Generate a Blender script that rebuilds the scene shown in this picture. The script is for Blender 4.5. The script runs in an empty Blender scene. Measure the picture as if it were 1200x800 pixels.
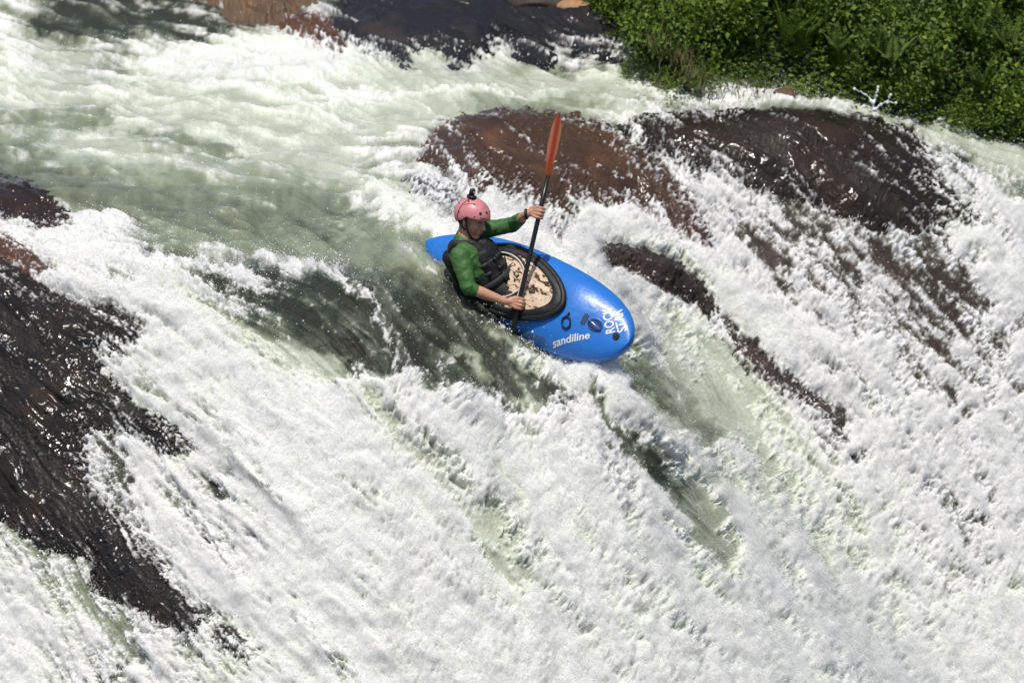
import bpy, bmesh, math, random
import numpy as np
from mathutils import Vector, Matrix
R = math.radians
random.seed(5)
rng = np.random.default_rng(11)
S = bpy.context.scene
COL = S.collection

# ---------------------------------------------------------------- camera, sky, sun, exposure
TH = R(18.0); CZ = 7.3; FP = 4255.0
ct, st = math.cos(TH), math.sin(TH)
RIGHT = np.array([1.0, 0, 0]); FWD = np.array([0, ct, -st]); UP = np.array([0, st, ct])
CAMP = np.array([0, 0, CZ])
cam_d = bpy.data.cameras.new('camera'); cam = bpy.data.objects.new('camera', cam_d); COL.objects.link(cam)
cam.location = (0, 0, CZ); cam.rotation_euler = (math.pi/2 - TH, 0, 0)
cam_d.sensor_width = 36; cam_d.lens = 36*FP/1200; cam_d.clip_start = .5; cam_d.clip_end = 400
cam_d.dof.use_dof = True; cam_d.dof.focus_distance = 25.3; cam_d.dof.aperture_fstop = 2.3
S.camera = cam

SUN_EL, SUN_AZ = R(74), R(-18)        # azimuth from the camera side (-y), towards -x
sdir = Vector((math.sin(SUN_AZ)*math.cos(SUN_EL), -math.cos(SUN_AZ)*math.cos(SUN_EL), math.sin(SUN_EL)))
W = bpy.data.worlds.new("World"); S.world = W; W.use_nodes = True
nt = W.node_tree; bg = nt.nodes['Background']
sky = nt.nodes.new('ShaderNodeTexSky'); sky.sky_type = 'NISHITA'; sky.sun_disc = False
sky.sun_elevation = SUN_EL; sky.sun_rotation = math.atan2(sdir.x, sdir.y)
sky.dust_density = 2.0
nt.links.new(sky.outputs[0], bg.inputs[0]); bg.inputs[1].default_value = 0.11
sun_d = bpy.data.lights.new('sun', 'SUN'); sun_d.energy = 3.6; sun_d.angle = R(.6); sun_d.color = (1, .955, .875)
sun = bpy.data.objects.new('sun', sun_d); COL.objects.link(sun)
sun.rotation_euler = sdir.to_track_quat('Z', 'Y').to_euler()
S.view_settings.view_transform = 'Standard'; S.view_settings.look = 'None'
S.view_settings.exposure = -0.15; S.view_settings.gamma = 1; S.view_settings.use_curve_mapping = False
S.render.engine = 'CYCLES'
S.cycles.max_bounces = 6; S.cycles.diffuse_bounces = 3; S.cycles.glossy_bounces = 3
S.cycles.transmission_bounces = 4; S.cycles.caustics_reflective = False; S.cycles.caustics_refractive = False
S.cycles.sample_clamp_indirect = 4

# ---------------------------------------------------------------- helpers
def tag(o, label=None, cat=None, group=None, kind=None):
    if label: o['label'] = label
    if cat: o['category'] = cat
    if group: o['group'] = group
    if kind: o['kind'] = kind
    return o

def mesh_np(name, V, F, mat=None, smooth=True, parent=None):
    V = np.asarray(V, np.float32); F = np.asarray(F, np.int32)
    me = bpy.data.meshes.new(name)
    k = F.shape[1]
    me.vertices.add(len(V)); me.vertices.foreach_set('co', V.ravel())
    me.loops.add(F.size); me.loops.foreach_set('vertex_index', F.ravel())
    me.polygons.add(len(F)); me.polygons.foreach_set('loop_start', np.arange(0, F.size, k, dtype=np.int32))
    me.update(calc_edges=True)
    if smooth: me.shade_smooth()
    if mat: me.materials.append(mat)
    o = bpy.data.objects.new(name, me); COL.objects.link(o)
    if parent: o.parent = parent
    return o

def mesh_bm(name, bm, mat=None, smooth=True, parent=None):
    me = bpy.data.meshes.new(name); bm.to_mesh(me); bm.free()
    if smooth: me.shade_smooth()
    if mat: me.materials.append(mat)
    o = bpy.data.objects.new(name, me); COL.objects.link(o)
    if parent: o.parent = parent
    return o

def ray(px, py):
    d = FWD*FP + RIGHT*(px-600) + UP*(400-py)
    return d/np.linalg.norm(d)
def P(px, py, dz=0.0, D=25.0):
    """world point seen at a place of the photograph, D - dz metres along the view axis"""
    t = (D-dz)/FP
    return CAMP + t*(FWD*FP + RIGHT*(px-600) + UP*(400-py))
def atz(px, py, z=0.0):
    d = ray(px, py); return CAMP + d*((z-CZ)/d[2])
def project(X, Y, Z):
    dep = Y*ct + (CZ-Z)*st
    return 600 + FP*X/dep, 400 - FP*(Y*st - (CZ-Z)*ct)/dep

def sstep(a, b, x):
    t = np.clip((x-a)/(b-a), 0, 1); return t*t*(3-2*t)

_perm = rng.permutation(4096).astype(np.int32)
_ga = rng.random(4096).astype(np.float32)*2*np.pi
_gx, _gy = np.cos(_ga), np.sin(_ga)
def perlin(x, y):
    x = np.asarray(x, np.float32); y = np.asarray(y, np.float32)
    xi = np.floor(x).astype(np.int32); yi = np.floor(y).astype(np.int32)
    fx = x-xi; fy = y-yi
    u = fx*fx*fx*(fx*(fx*6-15)+10); v = fy*fy*fy*(fy*(fy*6-15)+10)
    p0 = _perm[xi & 4095]; p1 = _perm[(xi+1) & 4095]
    def g(p, yy, dx, dy):
        h = _perm[(p+yy) & 4095]; return _gx[h]*dx+_gy[h]*dy
    a = g(p0, yi, fx, fy); b = g(p1, yi, fx-1, fy); c = g(p0, yi+1, fx, fy-1); d = g(p1, yi+1, fx-1, fy-1)
    return (a+u*(b-a) + v*((c+u*(d-c))-(a+u*(b-a))))*1.45
def fbm(x, y, o=4, gain=.5, lac=2.03):
    s = 0; a = 1; n = 0
    for i in range(o):
        s = s+a*perlin(x+17.3*i, y-9.1*i); n += a; a *= gain; x = x*lac; y = y*lac
    return s/n
def billow(x, y, o=3, gain=.5):
    s = 0; a = 1; n = 0
    for i in range(o):
        s = s+a*np.abs(perlin(x+31.7*i, y+5.3*i)); n += a; a *= gain; x = x*2.1; y = y*2.1
    return s/n*2        # about 0..1, rounded lumps with sharp creases

def principled(name, col=(.5,.5,.5), rough=.5, **kw):
    m = bpy.data.materials.new(name); m.use_nodes = True
    b = m.node_tree.nodes['Principled BSDF']
    b.inputs['Base Color'].default_value = (*col, 1); b.inputs['Roughness'].default_value = rough
    for k, v in kw.items():
        b.inputs[k.replace('_', ' ')].default_value = v
    return m
def nd(m, t, **kw):
    n = m.node_tree.nodes.new(t)
    for k, v in kw.items():
        if hasattr(n, k): setattr(n, k, v)
        else: n.inputs[k].default_value = v
    return n
def lk(m, a, b): m.node_tree.links.new(a, b)
def bsdf(m): return m.node_tree.nodes['Principled BSDF']
def add_bump(m, scales, dist=.01, strength=1.0, stretch=(1,1,1), coord='Position'):
    """fine relief from noise in metres; scales = [(scale, weight, detail)]"""
    if coord == 'Position': src = nd(m, 'ShaderNodeNewGeometry').outputs['Position']
    else: src = nd(m, 'ShaderNodeTexCoord').outputs['Object']
    mp = nd(m, 'ShaderNodeMapping'); mp.inputs['Scale'].default_value = stretch
    lk(m, src, mp.inputs['Vector'])
    acc = None
    for sc, w, det in scales:
        n = nd(m, 'ShaderNodeTexNoise'); n.inputs['Scale'].default_value = sc; n.inputs['Detail'].default_value = det
        lk(m, mp.outputs[0], n.inputs['Vector'])
        mu = nd(m, 'ShaderNodeMath', operation='MULTIPLY'); mu.inputs[1].default_value = w
        lk(m, n.outputs[0], mu.inputs[0])
        if acc is None: acc = mu.outputs[0]
        else:
            ad = nd(m, 'ShaderNodeMath', operation='ADD'); lk(m, acc, ad.inputs[0]); lk(m, mu.outputs[0], ad.inputs[1]); acc = ad.outputs[0]
    bp = nd(m, 'ShaderNodeBump'); bp.inputs['Distance'].default_value = dist; bp.inputs['Strength'].default_value = strength
    lk(m, acc, bp.inputs['Height']); lk(m, bp.outputs[0], bsdf(m).inputs['Normal'])
    return bp

# ---------------------------------------------------------------- the shape of the river bed (metres)
# lip of the fall, given where the photograph shows it on the pool level
LIPPX = [(-500, 285), (0, 280), (200, 300), (340, 318), (440, 345), (520, 330), (555, 240), (580, 160), (640, 138), (850, 128), (1000, 122), (1250, 112), (1700, 95)]
LIP = np.array([atz(a, b)[:2] for a, b in LIPPX])
def _lipraster():
    gx = np.arange(-9, 10, .05); gy = np.arange(17, 44, .05); A, B = np.meshgrid(gx, gy)
    dd = np.full(A.shape, 1e9)
    for i in range(len(LIP)-1):
        a, b = LIP[i], LIP[i+1]; ab = b-a
        t = np.clip(((A-a[0])*ab[0]+(B-a[1])*ab[1])/(ab@ab), 0, 1)
        dd = np.minimum(dd, np.hypot(A-a[0]-t*ab[0], B-a[1]-t*ab[1]))
    D = np.where(B < np.interp(A, LIP[:, 0], LIP[:, 1]), dd, -dd)
    k = np.exp(-.5*(np.arange(-12, 13)/4.5)**2); k /= k.sum()
    for ax in (0, 1):
        D = np.apply_along_axis(lambda v: np.convolve(np.pad(v, 12, mode='edge'), k, mode='valid'), ax, D)
    return D
LIPD = _lipraster()
def lipdist(X, Y):
    """signed distance to the lip of the fall, positive downstream (towards the camera and right)"""
    x = np.clip((X+9)/.05, 0, LIPD.shape[1]-1.01); y = np.clip((Y-17)/.05, 0, LIPD.shape[0]-1.01)
    ix = x.astype(int); iy = y.astype(int); fx = x-ix; fy = y-iy
    return (LIPD[iy, ix]*(1-fx)+LIPD[iy, ix+1]*fx)*(1-fy)+(LIPD[iy+1, ix]*(1-fx)+LIPD[iy+1, ix+1]*fx)*fy
def softpos(x, r): return .5*(x+np.sqrt(x*x+r*r))
STEPPX = [(-600, 62), (0, 62), (150, 70), (330, 66), (430, 84), (520, 95), (600, 92), (700, 96), (800, 88), (1800, 60)]
STEP = np.array([atz(a, b)[:2] for a, b in STEPPX])
BUMPS = []       # world x, y, half length, half width, plan angle, height
def H(X, Y):
    d = lipdist(X, Y)
    z = -1.02*softpos(d-.12, .55) + .05
    z = z - .30*softpos(X-2.3, .8) + 0.03
    ys = np.interp(X, STEP[:, 0], STEP[:, 1])
    z = z + .42*sstep(-.2, 1.6, Y-ys)
    for (bx, by, la, lb, an, h) in BUMPS:
        c, s = math.cos(an), math.sin(an)
        u = (X-bx)*c+(Y-by)*s; v = -(X-bx)*s+(Y-by)*c
        z = z + h*np.exp(-(u/la)**2-(v/lb)**2)
    return z
def hit(px, py):
    """where the view through a photograph point meets the river surface"""
    d = ray(px, py); t = np.linspace(17, 60, 1500)
    X = d[0]*t; Y = d[1]*t; Z = CZ+d[2]*t
    below = Z < H(X, Y)
    i = int(np.argmax(below)) if below.any() else len(t)-1
    lo, hi = t[max(i-1, 0)], t[i]
    for _ in range(12):
        m = .5*(lo+hi); q = CAMP+d*m
        if q[2] < H(np.array([q[0]]), np.array([q[1]]))[0]: hi = m
        else: lo = m
    return CAMP+d*hi
def bump(px, py, la, lb, an, h):
    p = hit(px, py); BUMPS.append((p[0], p[1], la, lb, R(an), h))
_b = []
for args in [  # photograph place, half length, half width (m), plan angle, height
    (415, 385, .60, .36, -40, .27), (300, 345, .9, .35, -15, .10), (560, 430, .8, .3, -50, -.14),
    (650, 200, 1.0, .55, -35, .22), (960, 180, 1.3, .6, -35, .20), (900, 420, 1.5, .16, -48, .12), (760, 310, .45, .2, -30, .12),
    (60, 470, 1.6, .7, -48, .22), (60, 235, .5, .3, -10, .12), (330, 120, 1.0, .8, 0, .10), (440, 95, .8, .5, 0, .12), (600, 110, .8, .4, -5, .08),
    (695, 400, .72, .55, -40, .62), (596, 402, .16, .12, 0, .05), (510, 325, .36, .22, -30, .15),
    (250, 430, 1.2, .25, -45, .10), (520, 540, .9, .35, -48, .16), (700, 620, 1.2, .4, -48, .10), (780, 470, .8, .25, -48, -.12),
    (560, 640, .8, .2, -48, -.08), (820, 590, .7, .15, -48, -.08), (1000, 430, 1.2, .3, -48, .10), (160, 560, .6, .18, -48, -.08), (350, 600, 1.0, .3, -48, .10)]:
    p = hit(args[0], args[1]); _b.append((p[0], p[1], args[2], args[3], R(args[4]), args[5]))
BUMPS += _b + [(.83, 23.69, .42, .42, 0, .50), (.47, 24.19, .34, .34, 0, .30)]

# ---------------------------------------------------------------- charts of what the water carries (foam, tone), 50 px cells of the photograph
FOAM = ["522233344112222233555555", "745678998666457888888888", "545544566543223663334655", "334455445554444544456554",
        "111111125776665686544555", "886200013568887777665567", "687643430068988777766567", "357874221002556588887667",
        "345898522110266546888777", "335789988888766334876888", "345788997799995458878788", "236768997789998637888778",
        "434867999865999837888778", "753599999987898978788768", "875458999999988888888899", "965766989899998889889999"]
TONE = ["211111111100001133333333", "332333333333112233333333", "333333333332233311001233", "233333332210000110000112",
        "122222222310000000000012", "222122112221221000000001", "022111111111222100000000", "012221111111222330000000",
        "002332111111122330002000", "001333222221212333002200", "001233333333321223302111", "001223333333332123333111",
        "211212333333333323333111", "321122333333333333333313", "332113333333333333333333", "321223333333333333333333"]
FOAM = np.array([[int(c) for c in r] for r in FOAM], np.float32)/9
TONE = np.array([[int(c) for c in r] for r in TONE], np.float32)
TCOL = np.array([[.050, .034, .026], [.036, .043, .030], [.25, .28, .19], [.50, .53, .43]], np.float32)
RW, RH, RX0, RY0 = 1500, 1100, -150, -110
def grid_sample(G, x, y):
    gx = np.clip((x-25)/50, 0, G.shape[1]-1.001); gy = np.clip((y-25)/50, 0, G.shape[0]-1.001)
    ix = gx.astype(np.int32); iy = gy.astype(np.int32); fx = gx-ix; fy = gy-iy
    fx = fx*fx*(3-2*fx); fy = fy*fy*(3-2*fy)
    if G.ndim == 3: fx = fx[..., None]; fy = fy[..., None]
    return (G[iy, ix]*(1-fx)+G[iy, ix+1]*fx)*(1-fy)+(G[iy+1, ix]*(1-fx)+G[iy+1, ix+1]*fx)*fy
GX, GY = np.meshgrid(np.arange(RW, dtype=np.float32)+RX0, np.arange(RH, dtype=np.float32)+RY0)

# direction the water runs, degrees below the horizontal as the photograph shows it
FLOW = [(100,150,8),(250,90,5),(400,180,18),(250,230,14),(450,250,28),(500,330,45),(600,450,50),(100,290,18),(130,350,30),(220,400,38),(300,450,42),(300,340,20),(420,330,40),(470,400,55),
        (150,600,55),(400,600,46),(600,600,48),(800,520,50),(700,320,35),(900,350,48),(1000,250,46),(1150,300,52),(1100,600,52),(700,110,5),(900,130,8),(1100,170,30),(640,190,35),
        (780,240,55),(940,190,48),(50,400,40),(100,550,50),(30,700,60),(1000,750,52),(600,40,28),(100,40,20),(450,40,25),(750,80,15),(540,200,55),(730,170,50),(450,180,-15),(380,130,20)]
def flow_angle(x, y):
    n1 = 0; n2 = 0
    for fx, fy, a in FLOW:
        w = 1/((x-fx)**2+(y-fy)**2+900)**1.6; n1 = n1+w*math.cos(R(a)); n2 = n2+w*math.sin(R(a))
    return np.arctan2(n2, n1)
half = (slice(None, None, 4), slice(None, None, 4))
FA = flow_angle(GX[half], GY[half])
FA = np.repeat(np.repeat(FA, 4, 0), 4, 1)[:RH, :RW]
FA = FA + .5*fbm(GX/60, GY/40, 2)
CX, CY = np.cos(FA).astype(np.float32), np.sin(FA).astype(np.float32)
def lic(N, steps, h=1.5):
    out = N.copy(); wsum = 1.0
    for sg in (1, -1):
        x = GX-RX0; y = GY-RY0
        for k in range(steps):
            ix = np.clip(x, 0, RW-1).astype(np.int32); iy = np.clip(y, 0, RH-1).astype(np.int32)
            x = x+sg*h*CX[iy, ix]; y = y+sg*h*CY[iy, ix]
            ix = np.clip(x, 0, RW-1).astype(np.int32); iy = np.clip(y, 0, RH-1).astype(np.int32)
            w = 1-(k+1)/(steps+1); out = out+w*N[iy, ix]; wsum += w
    return out/wsum
far = sstep(320, 100, GY)          # things farther off are smaller and flatter on the pool
ys = 1+.9*sstep(300, 230, GY+.25*(GX-400)*(GX > 400))
def unit(a):
    a = a-a.mean(); return a/a.std()
S1 = unit(lic(perlin(GX/3.2, GY/3.2*ys)+.8*perlin(GX/7, GY/7*ys+40), 14))       # fine streaks
S2 = unit(lic(perlin(GX/9, GY/9*ys)+.9*perlin(GX/22, GY/22*ys+9), 20, 2.0))      # broad streaks
S4 = unit(lic(perlin(GX/30, GY/30*ys+3)+.5*perlin(GX/14+8, GY/14*ys), 45, 2.5))        # ledges and plumes running with the fall
N1 = unit(fbm(GX/26, GY/26*ys, 5, .62)); N2 = unit(fbm(GX/9+70, GY/9*ys, 4, .65)); N3 = unit(fbm(GX/90+5, GY/60, 3))
NF = unit(perlin(GX/2.6, GY/2.6)+.7*perlin(GX/5.1, GY/5.1))

# hand drawn strokes: points, half width, foam change, tone (None keeps it)
STROKES = [
 ([(80,262),(130,255),(190,272),(250,290),(330,300),(390,312),(430,340),(455,380),(470,430)], 9, +.55, None),
 ([(440,330),(480,345),(487,400),(492,440)], 5, +.25, None),
 ([(60,275),(130,285),(220,310),(300,325)], 7, +.3, None),
 ([(180,330),(260,400),(360,480),(460,560),(560,650)], 22, +.25, 3),
 ([(370,350),(420,380),(440,430)], 22, -.20, 1), ([(330,380),(380,400),(400,440)], 12, -.2, 1),
 ([(470,310),(520,360),(560,410),(610,455)], 34, -.5, 1), ([(520,340),(560,380),(600,430),(622,468)], 16, -.5, 1),
 ([(180,262),(300,270),(420,285),(500,300)], 24, -.4, 2), ([(0,190),(120,230),(260,250),(380,262)], 22, -.3, 1.6),
 ([(340,455),(420,448),(470,440),(530,425),(575,425),(600,450),(620,475)], 10, +.6, 3),
 ([(440,470),(470,510),(520,560),(570,620),(600,670)], 16, -.24, 3), ([(455,500),(480,540)], 11, -.22, 2.4), ([(568,610),(590,660)], 6, -.4, 2.8), ([(565,540),(585,590),(600,640)], 36, -.22, 3), ([(860,440),(900,520),(960,620)], 50, -.20, 3), ([(700,640),(740,720)], 60, -.12, 3), ([(990,650),(1060,720)], 50, -.10, 3), ([(420,440),(330,420),(250,400)], 20, -.12, 3), ([(900,240),(1000,320),(1100,410)], 62, -.20, None), ([(1120,330),(1150,420)], 30, -.14, None), ([(500,294),(518,312),(532,335),(556,366),(574,388)], 4, +.34, None),
 ([(688,450),(712,480),(740,520),(780,555),(810,580)], 6, -.75, 1), ([(755,535),(800,575)], 9, -.75, 1), ([(810,585),(835,620),(855,645)], 14, -.6, 2.3),
 ([(735,425),(775,450),(815,490),(825,515)], 14, -.5, 2), ([(740,440),(790,480),(822,512)], 7, -.45, 1.5), ([(860,480),(880,510),(900,560)], 22, -.25, 3),
 ([(720,460),(760,500),(810,530),(850,580),(880,640)], 12, +.3, 3),
 ([(845,380),(870,400),(930,450),(985,490)], 11, -.35, 0), ([(715,300),(770,312),(815,340)], 12, -.55, 0), ([(840,370),(880,415),(940,470),(1000,540)], 6, -.25, 0),
 ([(900,265),(930,340),(990,395),(1060,440)], 6, -.12, 0), ([(1080,320),(1110,355),(1130,380)], 7, -.35, 0), ([(980,305),(1000,322)], 6, -.35, 0),
 ([(870,270),(905,310),(920,335)], 8, -.3, 0), ([(1095,455),(1130,480)], 7, -.3, 0), ([(1070,560),(1110,590),(1150,620)], 8, -.25, 1), ([(1150,650),(1180,665)], 8, -.25, 1),
 ([(1060,240),(1100,290),(1130,340),(1180,400)], 10, -.1, 0), ([(1000,250),(1040,300),(1080,350)], 10, -.12, 0),
 ([(240,570),(270,615),(310,640)], 7, -.3, 1), ([(225,500),(250,540),(275,590)], 8, -.2, 1.5), ([(130,560),(150,590)], 8, -.25, 1), ([(20,650),(80,690),(140,740),(160,790)], 14, -.18, 2),
 ([(490,130),(430,160),(380,190),(430,215)], 14, -.15, 3), ([(410,95),(480,88),(560,96),(660,98),(740,98)], 15, -.25, 3), ([(560,125),(650,118),(740,125)], 8, -.3, 2.2),
 ([(380,120),(440,112),(520,108),(600,112),(660,105)], 4, +.5, 3), ([(715,118),(735,135),(745,160)], 14, +.4, 3),
 ([(800,100),(850,116),(950,119),(1040,126),(1120,138),(1200,152)], 7, +.55, 3), ([(1010,132),(1100,152),(1200,185)], 14, -.25, 3),
 ([(750,118),(850,122),(950,124)], 5, -.2, 2), ([(440,215),(470,250),(520,270)], 10, +.3, 3), ([(640,240),(700,250),(760,290),(840,330),(920,400)], 16, +.35, 3),
 ([(640,300),(700,340),(760,400)], 8, +.3, 3), ([(1080,210),(1120,260),(1180,320)], 18, +.3, 3), ([(570,215),(590,240),(610,265)], 10, +.4, 3), ([(480,215),(515,232),(540,240)], 10, -.35, 0),
 ([(360,65),(300,50),(250,60),(190,75)], 14, +.3, 3), ([(40,30),(100,25),(170,30),(230,40)], 9, -.35, 1), ([(240,60),(290,110),(330,130)], 12, +.1, 3),
 ([(160,160),(220,170),(270,178)], 10, -.3, 2), ([(120,135),(60,140),(0,145)], 12, -.25, 2),
 ([(572,392),(598,410),(630,430),(665,440),(720,442)], 9, +.8, 3), ([(395,365),(435,412),(475,436),(530,428)], 13, -.30, 1), ([(535,370),(580,415),(610,452)], 15, -.42, 1), ([(345,350),(390,400),(425,432)], 14, -.16, 1),
 ([(30,410),(60,440),(90,470)], 3, +.5, 3), ([(60,400),(100,440),(112,470)], 4, +.5, 3)]
def seg_dist(x, y, pts, closed=False):
    d = np.full(x.shape, 1e9, np.float32); n = len(pts)
    for i in range(n if closed else n-1):
        (ax, ay), (bx, by) = pts[i], pts[(i+1) % n]
        L = (bx-ax)**2+(by-ay)**2
        t = np.clip(((x-ax)*(bx-ax)+(y-ay)*(by-ay))/L, 0, 1)
        d = np.minimum(d, np.hypot(x-ax-t*(bx-ax), y-ay-t*(by-ay)))
    return d
WX = GX+14*N1*.5+5*N2*.5; WY = GY+10*fbm(GX/31+9, GY/31, 3)*1.4+3*N2*.5     # wobbled chart coordinates: ragged outlines
cov = grid_sample(FOAM, WX+12*fbm(GX/60, GY/60+3, 2), WY); ton = grid_sample(TONE, WX, WY)
for pts, hw, df, tn in STROKES:
    xs = [p[0] for p in pts]; yy = [p[1] for p in pts]; m = hw*3+12
    x0, x1 = max(0, int(min(xs)-m-RX0)), min(RW, int(max(xs)+m-RX0)); y0, y1 = max(0, int(min(yy)-m-RY0)), min(RH, int(max(yy)+m-RY0))
    s = (slice(y0, y1), slice(x0, x1))
    w = np.exp(-(seg_dist(WX[s], WY[s], pts)/(hw*1.15))**2)
    cov[s] += df*w
    if tn is not None: w2 = np.clip(w*1.3, 0, 1); ton[s] = ton[s]*(1-w2)+tn*w2
ROCKS = [  # name, label, category, outline in photograph pixels, relief, film of white water, colour
 ('rock_slab', 'large black wet rock slab sloping down the left edge of the falls', 'rock', [(-150,300),(0,306),(35,322),(62,345),(90,358),(130,360),(168,380),(165,398),(150,412),(112,412),(118,440),(150,470),(200,500),(226,530),(190,530),(142,500),(100,498),(94,545),(108,580),(150,615),(190,660),(215,700),(235,730),(222,742),(165,718),(108,688),(112,652),(50,640),(0,606),(-150,560)], .05, .12, (.019,.016,.0135)),
 ('boulder', 'rounded dark brown boulder at the left edge between smooth green pool and white water', 'rock', [(-150,196),(0,208),(30,216),(62,234),(84,262),(52,264),(0,250),(-150,235)], .06, .02, (.032,.020,.016)),
 ('boulder', 'small reddish brown wet boulder at the left edge just above the big black slab', 'rock', [(-60,266),(0,277),(30,290),(66,318),(40,324),(0,304),(-60,290)], .05, .1, (.085,.045,.028)),
 ('boulder', 'sunlit tan and brown boulder at the top of the rapids', 'rock', [(222,-30),(236,-2),(262,10),(300,22),(326,26),(345,16),(350,6),(372,-2),(372,-30)], .16, .0, (.115,.072,.042)),
 ('boulder', 'low reddish brown wet boulder with white water breaking over it below the tan boulder', 'rock', [(334,22),(370,18),(394,28),(402,48),(396,66),(370,56),(345,46),(334,38)], .07, .28, (.10,.05,.03)),
 ('rock_ledge', 'long dark slate rock ledge across the top centre with a shallow cascade', 'rock', [(388,34),(398,8),(420,-30),(700,-30),(722,12),(752,38),(790,66),(770,78),(730,68),(700,62),(650,52),(640,72),(618,68),(590,44),(570,62),(545,78),(520,66),(500,48),(478,72),(450,68),(425,58),(405,52)], .06, .20, (.022,.022,.025)),
 ('wet_rock', 'broad brown rock dome under a thin sheet of water behind the raised paddle', 'rock', [(496,176),(515,148),(560,134),(620,130),(680,137),(728,160),(780,200),(812,240),(836,290),(800,284),(762,244),(720,238),(680,244),(652,280),(640,246),(600,240),(560,226),(524,204),(498,192)], .05, .24, (.070,.040,.025)),
 ('wet_rock', 'wide black and brown rock shoulder under running water at the upper right', 'rock', [(728,150),(760,134),(850,131),(950,131),(1030,142),(1072,156),(1090,192),(1122,232),(1150,268),(1104,256),(1062,276),(1010,262),(960,240),(900,220),(850,204),(800,186),(760,178)], .05, .20, (.023,.0165,.012)),
 ('ridge_rock', 'short dark brown ridge rock standing out of white water just right of the blue kayak', 'rock', [(698,292),(730,285),(788,302),(816,326),(838,362),(836,378),(812,356),(790,342),(756,328),(716,310)], .10, -.22, (.040,.030,.025)),
 ('ridge_rock', 'long low brown rock laced with foam running down from the short ridge rock', 'rock', [(838,368),(876,402),(932,450),(988,490),(976,500),(920,466),(868,422),(840,386)], .03, .44, (.050,.036,.030)),
 ('outcrop', 'small black wet rock poking through foam at the lower left below the slab', 'rock', [(250,738),(270,730),(292,748),(302,772),(282,774),(258,760)], .06, .25, (.04,.036,.034)),
 ('outcrop', 'low dark rock showing through froth beside the raised end of the kayak stern', 'rock', [(478,212),(500,206),(530,222),(536,238),(510,236),(484,226)], .02, .5, (.05,.045,.04)),
]
def inside(x, y, pts):
    c = np.zeros(x.shape, bool); n = len(pts)
    for i in range(n):
        (ax, ay), (bx, by) = pts[i], pts[(i+1) % n]
        if ay == by: continue
        c ^= ((ay > y) != (by > y)) & (x < (bx-ax)*(y-ay)/(by-ay)+ax)
    return c
SDR = []
for r in ROCKS:
    pts = r[3]; xs = [p[0] for p in pts]; yy = [p[1] for p in pts]; m = 45
    x0, x1 = max(0, int(min(xs)-m-RX0)), min(RW, int(max(xs)+m-RX0)); y0, y1 = max(0, int(min(yy)-m-RY0)), min(RH, int(max(yy)+m-RY0))
    s = (slice(y0, y1), slice(x0, x1)); x = GX[s]+6*N2[s]*.5+3*S1[s]*.5; y = GY[s]+5*N1[s]*.4+2*NF[s]*.5
    d = seg_dist(x, y, pts, True); d = np.where(inside(x, y, pts), d, -d)
    F = np.full(GX.shape, -99, np.float32); F[s] = d; SDR.append(F)
cov = np.clip(cov, 0, 1.15)
# foam cover after noise: 0 clear water, 1 white
poolr = sstep(30, -50, GY-np.interp(GX, [p[0] for p in LIPPX], [p[1] for p in LIPPX]))
FM = cov*1.25-.12 + poolr*(.17*S2+.09*S1+.12*N1+.05*N2) + (1-poolr)*(.11*S2*(1-.5*sstep(.8, 1, cov)) + .06*S1 + .11*N1 + .10*N2 + .08*NF)
lace = np.exp(-(N1/.13)**2)*.6+np.exp(-(N2/.16)**2)*.45+np.exp(-(S2/.16)**2)*.35
FM = FM - .05*poolr + .20*(lace-.25)*np.exp(-((cov-.34)/.26)**2)
def chart(A, px, py):
    x = np.clip(px-RX0, 0, RW-1.001); y = np.clip(py-RY0, 0, RH-1.001)
    ix = x.astype(np.int32); iy = y.astype(np.int32); fx = (x-ix).astype(np.float32); fy = (y-iy).astype(np.float32)
    return (A[iy, ix]*(1-fx)+A[iy, ix+1]*fx)*(1-fy)+(A[iy+1, ix]*(1-fx)+A[iy+1, ix+1]*fx)*fy

# ---------------------------------------------------------------- the master sheet
q = float(globals().get('QUAL', 1.0))
NU = int(1330*q); NJ1 = int(1150*q); NJ2 = int(560*q)
pu = np.linspace(-130, 1330, NU)
kx = (pu-600)/FP/ct*1.0
yl = np.interp(pu, [-130, 450, 600, 860, 1330], [24.9, 25.0, 27.6, 29.2, 31.2])
yb = np.interp(pu, [-130, 300, 600, 900, 1330], [20.9, 19.6, 18.9, 20.6, 23.6])
t1 = np.linspace(0, 1, NJ1)[:, None]; Ya = yb[None]*(1-t1)+(yl[None]+.35)*t1
t2 = np.linspace(0, 1, NJ2+1)[1:, None]; Yb = (yl[None]+.35)*(1-t2)+41*t2
t2b = t2**1.35; Yb = (yl[None]+.35)*(1-t2b)+41*t2b
Y = np.concatenate([Ya, Yb]); NJ = Y.shape[0]
X = kx[None]*(Y*ct+CZ*st)*ct
Z = np.zeros_like(Y)
for j in range(0, NJ, 200): Z[j:j+200] = H(X[j:j+200], Y[j:j+200])
# shore on the right: the sheet sinks under the bank
def normals(X, Y, Z):
    dxu = np.gradient(X, axis=1); dyu = np.gradient(Y, axis=1); dzu = np.gradient(Z, axis=1)
    dxj = np.gradient(X, axis=0); dyj = np.gradient(Y, axis=0); dzj = np.gradient(Z, axis=0)
    n = np.stack([dyu*dzj-dzu*dyj, dzu*dxj-dxu*dzj, dxu*dyj-dyu*dxj], -1)
    n /= np.linalg.norm(n, axis=-1, keepdims=True)+1e-12
    return n*np.sign(n[..., 2:3])
NRM = normals(X, Y, Z)
PX, PY = project(X, Y, Z)
fm = chart(FM, PX, PY); tn = chart(ton, PX, PY)
s1 = chart(S1, PX, PY); s2 = chart(S2, PX, PY); nf = chart(NF, PX, PY); s4 = chart(S4, PX, PY); cv = chart(cov, PX, PY)
pool = sstep(.25, -.35, lipdist(X, Y))
foam = sstep(.27-.12*pool, .66+.22*pool, fm)
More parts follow.
